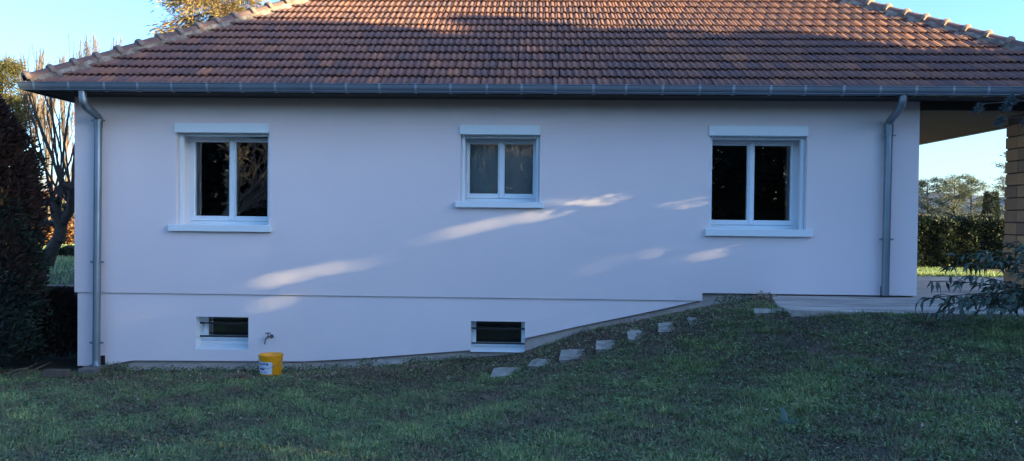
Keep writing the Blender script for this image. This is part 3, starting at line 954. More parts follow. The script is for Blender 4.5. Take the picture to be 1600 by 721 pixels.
# ---- hedges: boxes of leaves on a twig core
def hedge(name, x0, x1, y0, y1, z0, z1, n, leafm, label, L=.07, tint=(.4,.25), lit_top=None, round_=.12, core=(.02,.025,.015)):
    t = thing(name, ((x0+x1)/2, (y0+y1)/2, z0), label, 'hedge' if 'hedge' in name else 'bush')
    m = MB(); i = round_ + .05
    m.box(x0+i, x1-i, y0+i, y1-i, z0-.05, z1-i*.9); m.build('branch_core', M_bark, t, bevel=.05)
    # points on the shell
    dx, dy, dz = x1-x0, y1-y0, z1-z0
    areas = np.array([dx*dz, dx*dz, dy*dz, dy*dz, dx*dy*1.2]); k = RNG.choice(5, n, p=areas/areas.sum())
    u, v = RNG.random(n), RNG.random(n); dpt = RNG.random(n)**2 * .22
    P = np.zeros((n,3)); N = np.zeros((n,3))
    for f, (ax, nv) in enumerate((((0,2),(0,-1,0)), ((0,2),(0,1,0)), ((1,2),(-1,0,0)), ((1,2),(1,0,0)), ((0,1),(0,0,1)))):
        s = k == f
        Q = np.zeros((s.sum(),3)); Q[:, ax[0]] = u[s]; Q[:, ax[1]] = v[s]
        fix = [i_ for i_ in range(3) if i_ not in ax][0]; Q[:, fix] = 1.0 if sum(nv) > 0 else 0.0
        P[s] = Q; N[s] = nv
    P = P*np.array([dx,dy,dz]) + np.array([x0,y0,z0])
    wave = .05*np.sin(P[:,0]*3.1+P[:,2]*4) + .05*np.sin(P[:,0]*7.3 + P[:,1]*5) + .03*np.sin(P[:,2]*13 + P[:,0]*11)
    P += N*(wave - dpt)[:, None]
    D = N + RNG.normal(0,.55,(n,3)) + np.array([0,0,.25])
    lf = leaf_quads(P, D, RNG.uniform(.6,1.3,n)*L, RNG.uniform(.4,.6,n)*L, np.clip(RNG.normal(tint[0], tint[1], n), 0, 1))
    link('foliage', mesh_np('foliage', *lf), leafm, t)
    return t
hz = H(9, 15.7)
hx0 = W(1380, 400, 15.6).x
hedge('garden_hedge', hx0, 19.5, 15.4, 16.9, .42, W(1500, 345, 15.6).z, 46000, M_hedge, 'long clipped dark green hedge across the back garden beyond the patio', L=.13, tint=(.38,.22))
# left garden
a_ = W(60, 388, 22.0); b_ = W(135, 349, 22.0)
hedge('beech_hedge', a_.x - 3, b_.x + 3.5, 22.0, 23.2, .55, b_.z, 9000, M_beech, 'rusty orange brown hedge in the sunlit garden left of the house', L=.16, tint=(.5,.25))
a_ = W(88, 432, 13.0); b_ = W(130, 389, 13.0)
hedge('clipped_box_bush', a_.x, b_.x, 13.0, 13.9, .55, b_.z, 5000, M_hedge, 'square clipped dark bush on lit grass left of the wall', L=.07, tint=(.3,.2))
a_ = W(40, 348, 30.0); b_ = W(160, 322, 30.0)
hedge('olive_hedge', a_.x - 4, b_.x + 3, 30, 31.5, .5, b_.z, 9000, M_olive, 'yellow green hedge behind the rusty one, far left garden', L=.22, tint=(.5,.25))

# retaining wall left of the house, brick capping
rwl = thing('garden_wall', (-7.5, 1.42, 0), 'low dark rough garden wall with brick capping, left of house', 'wall')
zt = W(95, 447, 1.40).z
m = MB(); m.box(-11, XL+.02, 1.40, 1.58, -.2, zt - .06); m.build('wall_face', M_rwall, rwl)
x = -10.9; bme = None
while x < XL - .02:
    if bme is None:
        m = MB(); m.box(0, .205, 1.37, 1.61, zt - .058, zt); o = m.build('brick', M_rbrick, rwl, bevel=.006); bme = o.data
    else: o = link('brick', bme, None, rwl)
    o.matrix_parent_inverse = Matrix.Translation(-Vector(rwl.location)); o.location = (x, random.uniform(-.004,.004), random.uniform(-.004,.004)); x += .215

# timber edging and sticks at the conifer's foot
e0 = G(70, 571, .06); e1 = G(117, 569, .06)
m = MB(); m.box(e0.x, e1.x - .01, e0.y - .04, e0.y + .04, -.08, .012)
tag(m.build('timber_edging', M_wood, bevel=.008), 'weathered timber edging board on the ground at the left wall foot', 'edging')
for i, (pa, pb_) in enumerate((((18,590),(58,568)), ((30,592),(80,566)), ((8,585),(46,574)))):
    A = G(*pa, H(-6.5,-.8)+.015); B = W(pb_[0], pb_[1], A.y + .25)
    m = MB(); m.tube([A, A.lerp(B,.5) + Vector((0,0,.012)), B], [.009,.007,.004], 6)
    tag(m.build('fallen_stick', M_wood, smooth=True), ['bare stick leaning out from under the left conifer, lowest one', 'longest bare stick lying at the foot of the left conifer', 'short bare stick nearest the left edge under the conifer'][i], 'stick', 'sticks under the conifer')

# drain block under the left pipe
q0 = W(131, 574, YP - .1); q1 = W(157, 588, YP - .1)
m = MB(); m.box(q0.x, q1.x, -.32, -.03, -.12, W(144, 574, -.2).z)
tag(m.build('drain_block', M_block, bevel=.012), 'grey concrete drain block beneath the left downpipe', 'block')

# ------------------------------------------------------------------ bucket and tap
bz = H(-3.05, -.75); bc = G(423.5, 586, bz); bc.z = bz
px_m = FPX / (bc.y + 10)
Rt = 19.3/px_m; Rb = 16.2/px_m; hb = W(423.5, 553.5, bc.y).z - bz
bk = thing('bucket', bc, 'yellow plastic bucket with white printed label standing by the wall tap', 'bucket')
m = MB(); m.lathe([(0,.004),(Rb*.96,.0),(Rb,.006),(Rb+(Rt-Rb)*.86-.006,hb*.86),(Rt-.010,hb*.862),(Rt-.010,hb*.90),(Rt-.002,hb*.905),(Rt,hb*.985),(Rt-.004,hb),(Rt-.010,hb),(Rt-.014,hb*.98),(Rb-.006,.015),(0,.012)], bc, 40)
m.build('bucket_body', M_yellow, bk, smooth=True)
# label: curved patch
lv_, uvs, lf_ = [], [], []
A0, A1, nn = math.radians(-172), math.radians(-66), 14
for i in range(nn+1):
    t = i/nn; a = A0 + (A1-A0)*t
    for zf in (.12, .70):
        rr = Rb + (Rt-.006-Rb)*zf*.99 + .003
        lv_.append((bc.x + rr*math.cos(a), bc.y + rr*math.sin(a), bz + hb*zf)); uvs.append((t, 0 if zf < .3 else 1))
lf_ = [(2*i, 2*i+2, 2*i+3, 2*i+1) for i in range(nn)]
me = bpy.data.meshes.new('paper_label'); me.from_pydata(lv_, [], lf_); ul = me.uv_layers.new(name='UVMap')
for lp in me.loops: ul.data[lp.index].uv = uvs[lp.vertex_index]
link('paper_label', me, M_label, bk)
pts = []
for i in range(13):
    a = math.radians(-175 + 170*i/12); sag = math.sin(math.pi*i/12)
    rr = Rt + .004 - sag*.004
    pts.append((bc.x + rr*math.cos(a), bc.y + rr*math.sin(a), bz + hb*(.84 - .42*sag)))
m = MB(); m.tube(pts, .0028, 6); m.build('wire_handle', M_zinc2, bk, smooth=True)

tp_ = W(424.5, 525.5, YL); tap = thing('garden_tap', tp_, 'small dark metal tap on the wall above the yellow bucket', 'tap')
m = MB(); m.tube([tp_ + Vector((0,.0,0)), tp_ + Vector((-.012,-.05,0)), tp_ + Vector((-.02,-.09,0)), tp_ + Vector((-.035,-.125,-.02)), tp_ + Vector((-.045,-.135,-.085))], [.011,.011,.015,.011,.009], 10)
m.tube([tp_ + Vector((0,-.001,0)), tp_ + Vector((0,-.012,0))], .026, 14)
m.build('tap_body', M_brass, tap, smooth=True)
m = MB(); c = tp_ + Vector((-.02,-.085,0)); m.tube([c, c + Vector((0,0,.045))], .009, 8); m.build('tap_stem', M_brass, tap, smooth=True)
m = MB(); m.tube([c + Vector((-.034,0,.05)), c + Vector((.034,0,.05))], [.008,.008], 8); m.build('tap_handle', M_brass, tap, smooth=True)

# ------------------------------------------------------------------ stepping stones on the bank
def slab(px0, px1, py0, py1, Y, label, seed):
    random.seed(seed)
    a = W(px0, (py0+py1)/2, Y); b = W(px1, (py0+py1)/2, Y)
    cx = (a.x+b.x)/2; wd = (b.x-a.x); zt = max(W((px0+px1)/2, py0+2, Y+.12).z, H(cx, Y) + .028)
    dpt = random.uniform(.22,.36) if seed < 108 else .16; zt = H(cx, Y) + random.uniform(.008,.026)
    base_ = [(-.5,-.5),(-.1,-.5+random.uniform(-.06,.06)),(.5,-.5+random.uniform(0,.25)),(.5-random.uniform(0,.12),.2),(.42-random.uniform(0,.2),.5),(-.2,.5-random.uniform(0,.1)),(-.5+random.uniform(.05,.2),.42)]
    pts = [(cx + wd*.97*u_ + random.uniform(-.012,.012), Y + dpt*v_ + .08) for u_, v_ in base_]; n = len(pts)
    zt0_ = H(cx, Y) + random.uniform(.012,.028)
    m = MB(); tl_ = random.uniform(-.10,.02); ty_ = random.uniform(.12,.28)
    m.add([(x, y, zt0_ + .16*(y - Y) + random.uniform(-.010,.010)) for x, y in pts] + [(x, y, zt - .22) for x, y in pts],
          [tuple(range(n)), tuple(range(2*n-1, n-1, -1))] + [(i, (i+1)%n, (i+1)%n+n, i+n) for i in range(n)])
    tag(m.build('stepping_stone', M_stone, bevel=.012), label, 'stone', 'stepping stones up the bank')
for i, s in enumerate([(584,629,570,578,-.28,'flat pale slab lying at the wall foot between bucket and middle cellar window'),
          (768,818,582,593,-1.05,'lowest pale stone of the steps climbing the bank'),
          (827,867,567,577,-1.02,'second stone from the bottom of the bank steps'),
          (874,927,553,567,-1.0,'widest stone, third from the bottom of the bank steps'),
          (932,972,540,554,-1.05,'tilted wedge shaped stone, fourth from the bottom of the bank steps'),
          (982,1010,525,536,-1.1,'small stone, fifth from the bottom of the bank steps'),
          (1029,1057,516,524,-1.15,'half buried small stone, sixth from the bottom of the bank steps'),
          (1077,1094,504,511,-1.2,'tiny stone just below the top of the bank'),
          (1180,1238,481,489,-1.45,'long pale kerb slab lying against the patio corner')]):
    slab(*s, 100+i)

# ------------------------------------------------------------------ foreground shrub at the right, arching with drooping leaves
random.seed(44)
sb = Vector((5.75, -2.35, 0)); sb.z = H(sb.x, sb.y) - .02
segs = []; LP_, LD_ = [], []
tips = [W(1438,468,-2.2), W(1452,440,-2.0), W(1470,420,-2.2), W(1452,492,-2.5), W(1490,398,-2.1), W(1515,430,-2.6), W(1500,470,-2.7), W(1530,392,-2.3), W(1545,450,-2.6),
        W(1560,480,-2.8), W(1475,476,-2.4), W(1555,408,-2.4), W(1580,380,-2.2), W(1590,430,-2.8), W(1575,460,-3.0), W(1600,400,-2.6), W(1530,486,-2.9), W(1600,470,-2.9), W(1620,420,-2.2),W(1640,380,-2.4),W(1660,450,-2.8)]
for i_, tpp in enumerate(tips):
    p0 = sb + Vector((random.gauss(0,.1), random.gauss(0,.1), random.uniform(0,.3)))
    c_ = p0.lerp(tpp, .5) + Vector((0, 0, random.uniform(.1,.35)))
    prev = p0; K = 12
    for k in range(1, K+1):
        t = k/K; q = p0*(1-t)**2 + c_*2*t*(1-t) + tpp*t*t
        segs.append((prev, q, .010*(1-t)+.003, .010*(1-t)+.0025))
        if k > 3:
            for _ in range(5 if k < K else 8):
                s_ = q.lerp(prev, random.random()); dv = (q-prev).normalized()
                od = dv*.6 + Vector((random.gauss(0,.55), random.gauss(0,.55), random.uniform(-1.0,.1)))
                LP_.append(s_); LD_.append(od)
        if k in (6, 8, 10):
            e = q + Vector((random.gauss(-.12,.12), random.gauss(-.02,.12), random.gauss(-.02,.08)))
            segs.append((q, e, .004, .002))
            for _ in range(6): LP_.append(q.lerp(e, random.random())); LD_.append(Vector((random.gauss(-.2,.6), random.gauss(0,.6), random.uniform(-1.1,.2))))
        prev = q
P = np.array([list(p) for p in LP_]); D = np.array([list(p) for p in LD_]); n = len(P)
lf = leaf_quads(P, D, RNG.uniform(.08,.15,n), RNG.uniform(.026,.042,n), RNG.random(n), up=(0,0,1), droop=.18)
tree('arching_shrub', sb, 'arching evergreen shrub with drooping narrow leaves at right edge before the patio', 'shrub', segs, M_bark, lf, M_laurel)

# blue cedar at right, one bough reaching into the picture below the gutter
random.seed(52)
cb = Vector((8.4, -2.05, H(8.4, -2.05) - .05)); segs = [(cb, cb + Vector((0,.05,2.4)), .13, .09), (cb + Vector((0,.05,2.4)), cb + Vector((.1,.1,4.4)), .09, .02)]
Ps, Ds = [], []
def bough(s, e, sag, per):
    prev = s; K = 14
    for k in range(1, K+1):
        t = k/K; q = s.lerp(e, t) + Vector((0,0,sag*math.sin(math.pi*t)))
        segs.append((prev, q, .03*(1-t)+.006, .03*(1-t)+.005))
        if k > 2:
            for sd in (-1, 1):
                Lt = .32*(1.15-t)
                dv = (q-prev).normalized(); sv = Vector((-dv.y, dv.x, 0))*sd
                e2 = q + (dv*.6 + sv*.8)*Lt + Vector((0,0,-.06))
                segs.append((q, e2, .006, .003))
                nn = per
                c = np.array(q) + (np.array(e2)-np.array(q))*RNG.random((nn,1))
                Ps.append(c); Ds.append(np.array(dv)*.4 + RNG.normal(0,.6,(nn,3)) + np.array([0,0,-.35]))
        prev = q
bough(cb + Vector((0,0,2.15)), W(1533, 163, -1.9), .12, 110)
bough(cb + Vector((0,0,1.95)), W(1566, 184, -1.9), .05, 110)
bough(cb + Vector((0,0,2.4)), W(1585, 150, -2.2), .15, 110)
for i in range(26):
    h_ = random.uniform(1.2, 4.3); aa = random.uniform(-2.2, 2.2); Lb = 1.7*(1 - h_/5.5)
    bough(cb + Vector((0,0,h_)), cb + Vector((Lb*math.cos(aa), Lb*math.sin(aa), h_ + .1)), .08, 26)
P = np.concatenate(Ps); D = np.concatenate(Ds); n = len(P)
lf = leaf_quads(P, D, RNG.uniform(.035,.07,n), .010, RNG.random(n))
tree('blue_cedar', cb, 'blue grey cedar bough hanging in at the upper right corner by the pillar', 'tree', segs, M_bark, lf, M_blue)

# ------------------------------------------------------------------ far right garden: conifers, topiary, neighbour's house
def rp(px, Y): return W(px, 348, Y).x
for i, (px, Y, ht, lab) in enumerate([(1448, 31, 4.2, 'far cedar nearest the wall edge above the red neighbour roof'), (1490, 30, 4.3, 'spreading far cedar in the middle above the dark hedge'),
                           (1516, 33, 4.4, 'far grey green cedar just left of the columnar topiary'), (1590, 30, 5.6, 'far cedar with bare upper boughs behind the pillar edge')]):
    pine((rp(px, Y), Y, .4), ht - .6, 40, lab, 60+i, M_cedar, name='cedar_tree', tl=(.15,.03), per=150, blen=(1.3,2.6), dr=.0, tuft=.20, bottom=.25, group='cedars beyond the hedge', tint=lambda n: RNG.random(n)*.95)
tx = W(1548, 345, 18.5); 
lv = column_conifer(tx.x, 18.5, .4, W(1548, 301, 18.5).z - .4, .30, 9000, .075, lambda P, a, z: np.clip(RNG.normal(.45,.2,len(P)),0,1), top=.62, lump=.05)
tree('columnar_topiary', (tx.x, 18.5, .4), 'clipped round topped conifer column above the hedge', 'tree', [((tx.x,18.5,.35),(tx.x,18.5,2.2),.06,.04)], M_bark, lv, M_hedge)
nh = thing('neighbour_house', (rp(1425, 21), 23, .4), 'low neighbour house with red tiled roof beyond the hedge', 'house')
nx0, nx1 = rp(1290, 21), rp(1490, 21)
zr = W(1433, 330, 23).z; ze_ = W(1490, 348, 21).z
m = MB(); m.box(nx0+.4, nx1-.4, 21.4, 26.6, .3, ze_-.05); m.build('wall', M_nwall, nh)
xr = (nx0 + nx1)/2 - .2
m = MB(); m.add([(nx0,21,ze_),(nx1,21,ze_),(nx1,27,ze_),(nx0,27,ze_),(xr-.5,24,zr+.42),(xr+.5,24,zr+.42)], [(0,1,5,4),(1,2,5),(2,3,4,5),(3,0,4),(0,3,2,1)]); m.build('roof', M_nroof, nh)
# far pale house on the left horizon
fh = thing('far_house', (W(95, 330, 60).x, 62, .4), 'pale far house glimpsed through bare branches left of the wall', 'house')
fa, fb = W(40, 330, 60), W(118, 300, 60)
m = MB(); m.box(fa.x, fb.x+2, 60, 66, .3, W(80, 312, 60).z); m.build('wall', M_farwall, fh)
m = MB(); zz_ = W(80, 312, 60).z; m.add([(fa.x-.3,59.6,zz_),(fb.x+2.3,59.6,zz_),(fb.x+2.3,66.4,zz_),(fa.x-.3,66.4,zz_),(fa.x+1,63,zz_+1.3),(fb.x+1,63,zz_+1.3)], [(0,1,5,4),(1,2,5),(2,3,4,5),(3,0,4),(0,3,2,1)]); m.build('roof', M_nroof, fh)

# far low hills on the horizon
hv, hf = [], []
K = 90
for i in range(K+1):
    a = math.radians(-70 + 140*i/K); R = 900
    hgt_ = 24 + 12*math.sin(i*.31) + 7*math.sin(i*.83+1)
    hv += [(R*math.sin(a), R*math.cos(a), -2), (R*1.05*math.sin(a), R*1.05*math.cos(a), hgt_)]
hf = [(2*i, 2*i+2, 2*i+3, 2*i+1) for i in range(K)]
me = bpy.data.meshes.new('hills'); me.from_pydata(hv, [], hf)
tag(link('hills', me, mat('far_hills', (.16,.19,.24), 1.0, .2, .01, (.13,.16,.2))), kind='structure')

# ------------------------------------------------------------------ tall conifers beside the garden (out of the picture to the right); they shade lawn and wall
ca, sa_, te = math.cos(SUN_A), math.sin(SUN_A), math.tan(SUN_EL)
def sunuv(P):
    u = P[:, 0]*sa_ + P[:, 1]*ca
    v = P[:, 2] - te*(P[:, 0]*ca - P[:, 1]*sa_)
    return u, v
def roofpt(px, py):
    d = ray(px, py); n = Vector((0, -math.sin(PHI), math.cos(PHI))); o = Vector((EXL, YE, ZE))
    return CAMP + d * (n.dot(o - CAMP) / n.dot(d))
# skyline of the row as the sun sees it, read from where light ends on the roof
sky_px = [(330,36),(400,31),(470,30),(560,44),(690,56),(730,34),(800,31),(880,42),(1000,56),(1090,57),(1200,56),(1300,66),(1400,78),(1470,88)]
sk = np.array([list(roofpt(*p)) for p in sky_px]); su, sv = sunuv(sk); od = np.argsort(su); su, sv = su[od], sv[od]
# gaps cut in the foliage to put the sun streaks on wall and roof
gaps = []
for (xa, ya, xb, yb, hw) in ((810,344,1006,299,10),(640,379,850,333,7),(845,322,945,301,6),(360,450,600,405,7),(395,482,460,468,7),(1035,328,1110,311,7),(960,407,1060,387,4),(1030,414,1170,386,6),
                             (1252,285,1284,277,3),(1252,362,1284,354,3),(170,503,262,482,4),(850,440,965,414,2),(455,462,520,450,2),(300,470,350,460,2),(205,545,290,525,2),(560,492,640,476,1),(1170,402,1215,392,1)):
    P = np.array([list(W(xa, ya)), list(W(xb, yb))]); u, v = sunuv(P)
    gaps.append((u.mean(), v.mean(), abs(u[1]-u[0])/2, hw/123.0, v[1]-v[0], u[1]-u[0]))
for (xa, ya, xb, yb, hw) in ((780,88,830,76,3),(800,80,850,72,3),(560,90,620,82,3),(1380,84,1440,74,4),(470,128,520,120,3)):
    P = np.array([list(roofpt(xa, ya)), list(roofpt(xb, yb))]); u, v = sunuv(P)
    gaps.append((u.mean(), v.mean(), abs(u[1]-u[0])/2 + .1, hw/123.0, v[1]-v[0], u[1]-u[0]))
def near_gap(P):
    u, v = sunuv(P); nr = np.zeros(len(u), bool)
    for (gu, gv_, ru, rv, dv, du) in gaps:
        vv = v - gv_ - (u-gu)*(dv/du if abs(du) > 1e-4 else 0)
        nr |= (np.abs(u-gu) < ru + .22) & (np.abs(vv) < .30)
    return nr
def open_to_sun(P, rad, fine=False):
    u, v = sunuv(P)
    top = np.interp(u, su, sv, left=sv[0], right=sv[-1])
    op = v > top - rad*.5 + .10*np.sin(u*9.0) + .06*np.sin(u*23.0+1) + RNG.normal(0, .12, len(u))
    for (gu, gv_, ru, rv, dv, du) in gaps:
        vv = v - gv_ - (u-gu)*(dv/du if abs(du) > 1e-4 else 0)
        op |= ((u-gu)/(ru + .05))**2 + (vv/(rv*.42 + (.006 if fine else .11)))**2 < 1
    return op
random.seed(77)
row = []
XT = 16.0
for i, uu in enumerate(np.arange(5.65, -10.2, -1.75)):
    Y = (uu - XT*sa_)/ca + random.uniform(-.2,.2); X = XT + random.uniform(-.5,.5)
    z0 = .6
    vt = np.interp(uu, su, sv, left=sv[0], right=sv[-1]) if uu > su[0] - 1.2 else 2.3; zt_ = vt + te*(X*ca - Y*sa_) + .5
    n = 14000 if uu > -3.5 else 7000
    a = RNG.random(n)*2*math.pi; zf = RNG.random(n)
    rr = 1.55*np.sqrt(RNG.random(n))*np.interp(zf, [0,.1,.8,1], [.85,1,1,.8])
    P = np.stack([X + rr*np.cos(a), Y + rr*np.sin(a), z0 - .3 + zf*(zt_ - z0 + .3)], -1)
    rad = .13
    big = P[~open_to_sun(P, rad)]
    nb_ = P[near_gap(P)]; sm_ = np.repeat(nb_, 7, axis=0) + RNG.normal(0, .10, (len(nb_)*7, 3)); sm_ = sm_[~open_to_sun(sm_, rad, True)]
    P = np.concatenate([big, sm_]); n = len(P); small = np.arange(n) >= len(big)
    D = RNG.normal(0,1,(n,3)); D /= np.linalg.norm(D, axis=1, keepdims=True)
    LL = np.where(small, RNG.uniform(.07,.10,n), RNG.uniform(.20,.28,n))
    lf = leaf_quads(P - D*LL[:, None]*.5, D, LL, LL*RNG.uniform(.65,.8,n), np.clip(RNG.normal(.55,.2,n),0,1))
    segs = [((X,Y,z0-.4),(X,Y,2.4),.12,.07), ((X,Y,2.4),(X,Y,max(zt_-1.6,3.0)),.03,.015)]
    ords = ['first','second','third','fourth','fifth','sixth','seventh','eighth','ninth','tenth','eleventh','twelfth']
    tree('boundary_conifer', (X,Y,z0-.3), '%s conifer of the tall boundary row right of the garden, outside the picture' % ords[i], 'tree', segs, M_bark, lf, M_thuja, group='boundary conifers right of the garden')

# trees behind the viewer, mirrored in the window panes
random.seed(83)
n = 9000
a = RNG.random(n)*2*math.pi; zf = RNG.random(n)
rr = np.sqrt(RNG.uniform(.35,1,n))*np.interp(zf, [0,.12,.6,1], [.8,1,.8,.12])*(1+.2*np.sin(a*5+zf*20))
Pm = np.stack([2.6*rr*np.cos(a), 2.6*rr*np.sin(a), zf*8.5], -1)
V, Fq, T = leaf_quads(Pm, np.stack([np.cos(a), np.sin(a), RNG.normal(.0,.6,n)],-1), RNG.uniform(.25,.45,n), .16, np.clip(RNG.normal(.55,.22,n),0,1))
crown_me = mesh_np('crown', V, Fq, T); crown_me.materials.append(M_thuja)
V, Fq = tube_np([((0,0,-.3),(0,0,5),.25,.12),((0,0,5),(0,0,8),.12,.03)]); trunk_me = mesh_np('trunk', V, Fq, smooth=True); trunk_me.materials.append(M_bark)
for i, x in enumerate((-21.5,-17.5,-13.6,-9.4,-5.2,-1.2,2.8,6.8,10.8,14.6,-19.5,-15.5,-11.5,-7.3,-3.2,.8,4.8,8.8,12.8)):
    y = (-24 if i < 10 else -28) + random.uniform(-1.0,1.0); z0 = H(x, y)
    t = thing('tall_conifer', (x, y, z0), '%s tall conifer of the %s row behind the viewer, mirrored dark in the panes' % (['first','second','third','fourth','fifth','sixth','seventh','eighth','ninth','tenth'][i % 10], 'nearer' if i < 10 else 'farther'), 'tree', 'conifers behind the viewer')
    t.rotation_euler.z = random.uniform(0, 6.28); s_ = random.uniform(.9,1.1); t.scale = (s_*1.15, s_*1.15, s_*.72)
    for nm, me in (('trunk', trunk_me), ('crown', crown_me)):
        o = bpy.data.objects.new(nm, me); COL.objects.link(o); o.parent = t
segs = []
branchy((-1.6,-16.5,.3), (0,0,1), 2.0, .16, 4, segs, spread=.6, up=.1, nb=(2,3), wig=.16, ratio=.78, minr=.016)
tree('bare_garden_tree', (-1.6,-16.5,.3), 'bare spreading tree behind the viewer, its branches mirrored in the middle window', 'tree', segs, M_pale)
segs = []
branchy((-10.6,-15.5,.3), (.1,0,1), 1.8, .2, 4, segs, spread=.55, up=.12, nb=(2,3), wig=.15, ratio=.78, minr=.016)
tree('bare_garden_tree', (-10.6,-15.5,.3), 'bare spreading tree behind the viewer, its branches mirrored in the left window', 'tree', segs, M_pale)

# ------------------------------------------------------------------ lawn
def patch(x, y):
    return (.5 + .20*np.sin(x*1.9+1.3*np.sin(y*1.1)) * np.sin(y*2.3+.7) + .16*np.sin(x*4.3 - y*3.1) + .12*np.sin(x*8.7+y*7.9+2) + .10*np.sin(x*15+3*np.sin(y*9)))
n = 520000
yy = -7.4 + 7.4*RNG.random(n)**.85
half = (yy + 10) * .70 + .3
xx = RNG.uniform(-1, 1, n)*half - .25
pt = patch(xx, yy) - .20*np.exp(-((yy + 1.5)/1.1)**2)*np.exp(-((xx - .6)/3.0)**2) - .06*(xx > 2.5)
# bare strip along the wall and down the bank
dist = np.abs(yy + .25)
bank = np.exp(-((yy + .50)/.58)**2) * (xx > -5.6) * (xx < 3.2) * np.clip(.35 + (xx+1.5)*.25, .25, .9)
keep = (RNG.random(n) < np.clip(.35 + pt*.9, .25, 1) * (1 - .9*bank)) & ~on_patio(xx, yy, .0) & (yy < .03)
xx, yy, pt, bank = xx[keep], yy[keep], pt[keep], bank[keep]; n = len(xx)
zz = height(xx, yy) + .002
P = np.stack([xx, yy, zz], -1)
hgt_ = RNG.uniform(.010,.034,n)*(.65 + .7*np.clip(pt,0,1)) * np.where(RNG.random(n) < .05, 1.7, 1)
ang = RNG.random(n)*2*math.pi; lean = RNG.uniform(.3,1.7,n)
Dv = np.stack([np.cos(ang)*lean, np.sin(ang)*lean, np.ones(n)], -1)
sd = np.stack([-np.sin(ang), np.cos(ang), np.zeros(n)], -1); wd_ = RNG.uniform(.0024,.0056,n)[:, None]
V = np.stack([P - sd*wd_, P + sd*wd_, P + Dv*hgt_[:, None]], 1).reshape(-1, 3)
tn = np.clip(-.02 + .80*pt + RNG.normal(0,.21,n) - .45*bank, 0, 1)
# tufts
nt_ = 15000; per = 26
ty = -7.3 + 7.2*RNG.random(nt_)**.85; tx_ = RNG.uniform(-1,1,nt_)*((ty+10)*.70+.3) - .25
tp_t = patch(tx_, ty) - .20*np.exp(-((ty + 1.5)/1.1)**2)*np.exp(-((tx_ - .6)/3.0)**2)
bk_t = np.exp(-((ty + .50)/.58)**2) * (tx_ < 3.2)
kk = (RNG.random(nt_) < np.clip(tp_t*1.6 - .15, .08, 1)*(1 - .8*bk_t)) & ~on_patio(tx_, ty, -.03) & (ty < 0)
tx_, ty, tp_t = tx_[kk], ty[kk], tp_t[kk]; nt_ = len(tx_)
tz = height(tx_, ty); size = RNG.gamma(3.0, .33, nt_).clip(.35, 2.6)
ttint = np.clip(.10 + .75*tp_t + RNG.normal(0,.22,nt_), 0, 1)
rep_ = lambda q: np.repeat(q, per)
nb2 = nt_*per; ang = RNG.random(nb2)*2*math.pi; rr = np.sqrt(RNG.random(nb2))*.045*rep_(size)
P2 = np.stack([rep_(tx_) + rr*np.cos(ang), rep_(ty) + rr*np.sin(ang), rep_(tz) + .002], -1)
ln2 = RNG.uniform(.025,.060,nb2)*rep_(size)**.7; lean = RNG.uniform(.2,1.5,nb2)
D2 = np.stack([np.cos(ang)*lean, np.sin(ang)*lean, np.ones(nb2)], -1); D2 /= np.linalg.norm(D2, axis=1, keepdims=True)
s2 = np.stack([-np.sin(ang), np.cos(ang), np.zeros(nb2)], -1)*RNG.uniform(.0025,.0050,nb2)[:, None]
V2 = np.stack([P2 - s2, P2 + s2, P2 + D2*ln2[:, None] - np.array([0,0,1.])*(ln2*lean*.12)[:, None]], 1).reshape(-1, 3)
V = np.concatenate([V, V2]); tn = np.concatenate([tn, np.clip(rep_(ttint) + RNG.normal(0,.09,nb2), 0, 1)]); n = n + nb2
grass = link('grass', mesh_np('grass', V, np.arange(n*3).reshape(n,3), np.repeat(tn,3)), M_grass)
tag(grass, 'short patchy winter lawn grass on the slope before the house', 'grass', kind='stuff')

# rougher grass of the back garden
n = 90000
xx = np.concatenate([RNG.uniform(5.0, 13.5, n//2), RNG.uniform(-19, -5.95, n - n//2)]); yy = np.concatenate([3.95 + 11.4*RNG.random(n//2), 1.62 + 20*RNG.random(n - n//2)])
P = np.stack([xx, yy, height(xx, yy) + .002], -1); ang = RNG.random(n)*2*math.pi
Dv = np.stack([np.cos(ang)*.6, np.sin(ang)*.6, np.ones(n)], -1); sd = np.stack([-np.sin(ang), np.cos(ang), np.zeros(n)], -1)*.012
V = np.stack([P - sd, P + sd, P + Dv*RNG.uniform(.03,.08,n)[:, None]], 1).reshape(-1, 3)
tag(link('back_lawn_grass', mesh_np('back_lawn_grass', V, np.arange(n*3).reshape(n,3), np.repeat(np.clip(RNG.normal(.75,.25,n),0,1),3)), M_grass), 'sunlit grass of the back garden', 'grass', kind='stuff')

# low broad leaves (clover, plantain) in the lawn
n = 150000
yy = -7.3 + 7.2*RNG.random(n)**.85; xx = RNG.uniform(-1,1,n)*((yy+10)*.70+.3) - .25
k = (patch(xx*1.3+4, yy*1.2) > .40 + RNG.normal(0,.15,n)) & ~on_patio(xx, yy, .0); xx, yy = xx[k], yy[k]; n = len(xx)
P = np.stack([xx, yy, height(xx, yy) + RNG.uniform(.006,.025,n)], -1)
D = np.stack([RNG.normal(0,1,n), RNG.normal(0,1,n), RNG.uniform(.0,.6,n)], -1)
lf = leaf_quads(P, D, RNG.uniform(.014,.046,n), RNG.uniform(.008,.020,n), np.clip(patch(xx,yy)*.9 + RNG.normal(0,.25,n),0,1), up=(0,0,1))
tag(link('lawn_weeds', mesh_np('lawn_weeds', *lf), M_weed), 'small low weed leaves scattered through the lawn', 'weeds', kind='stuff')

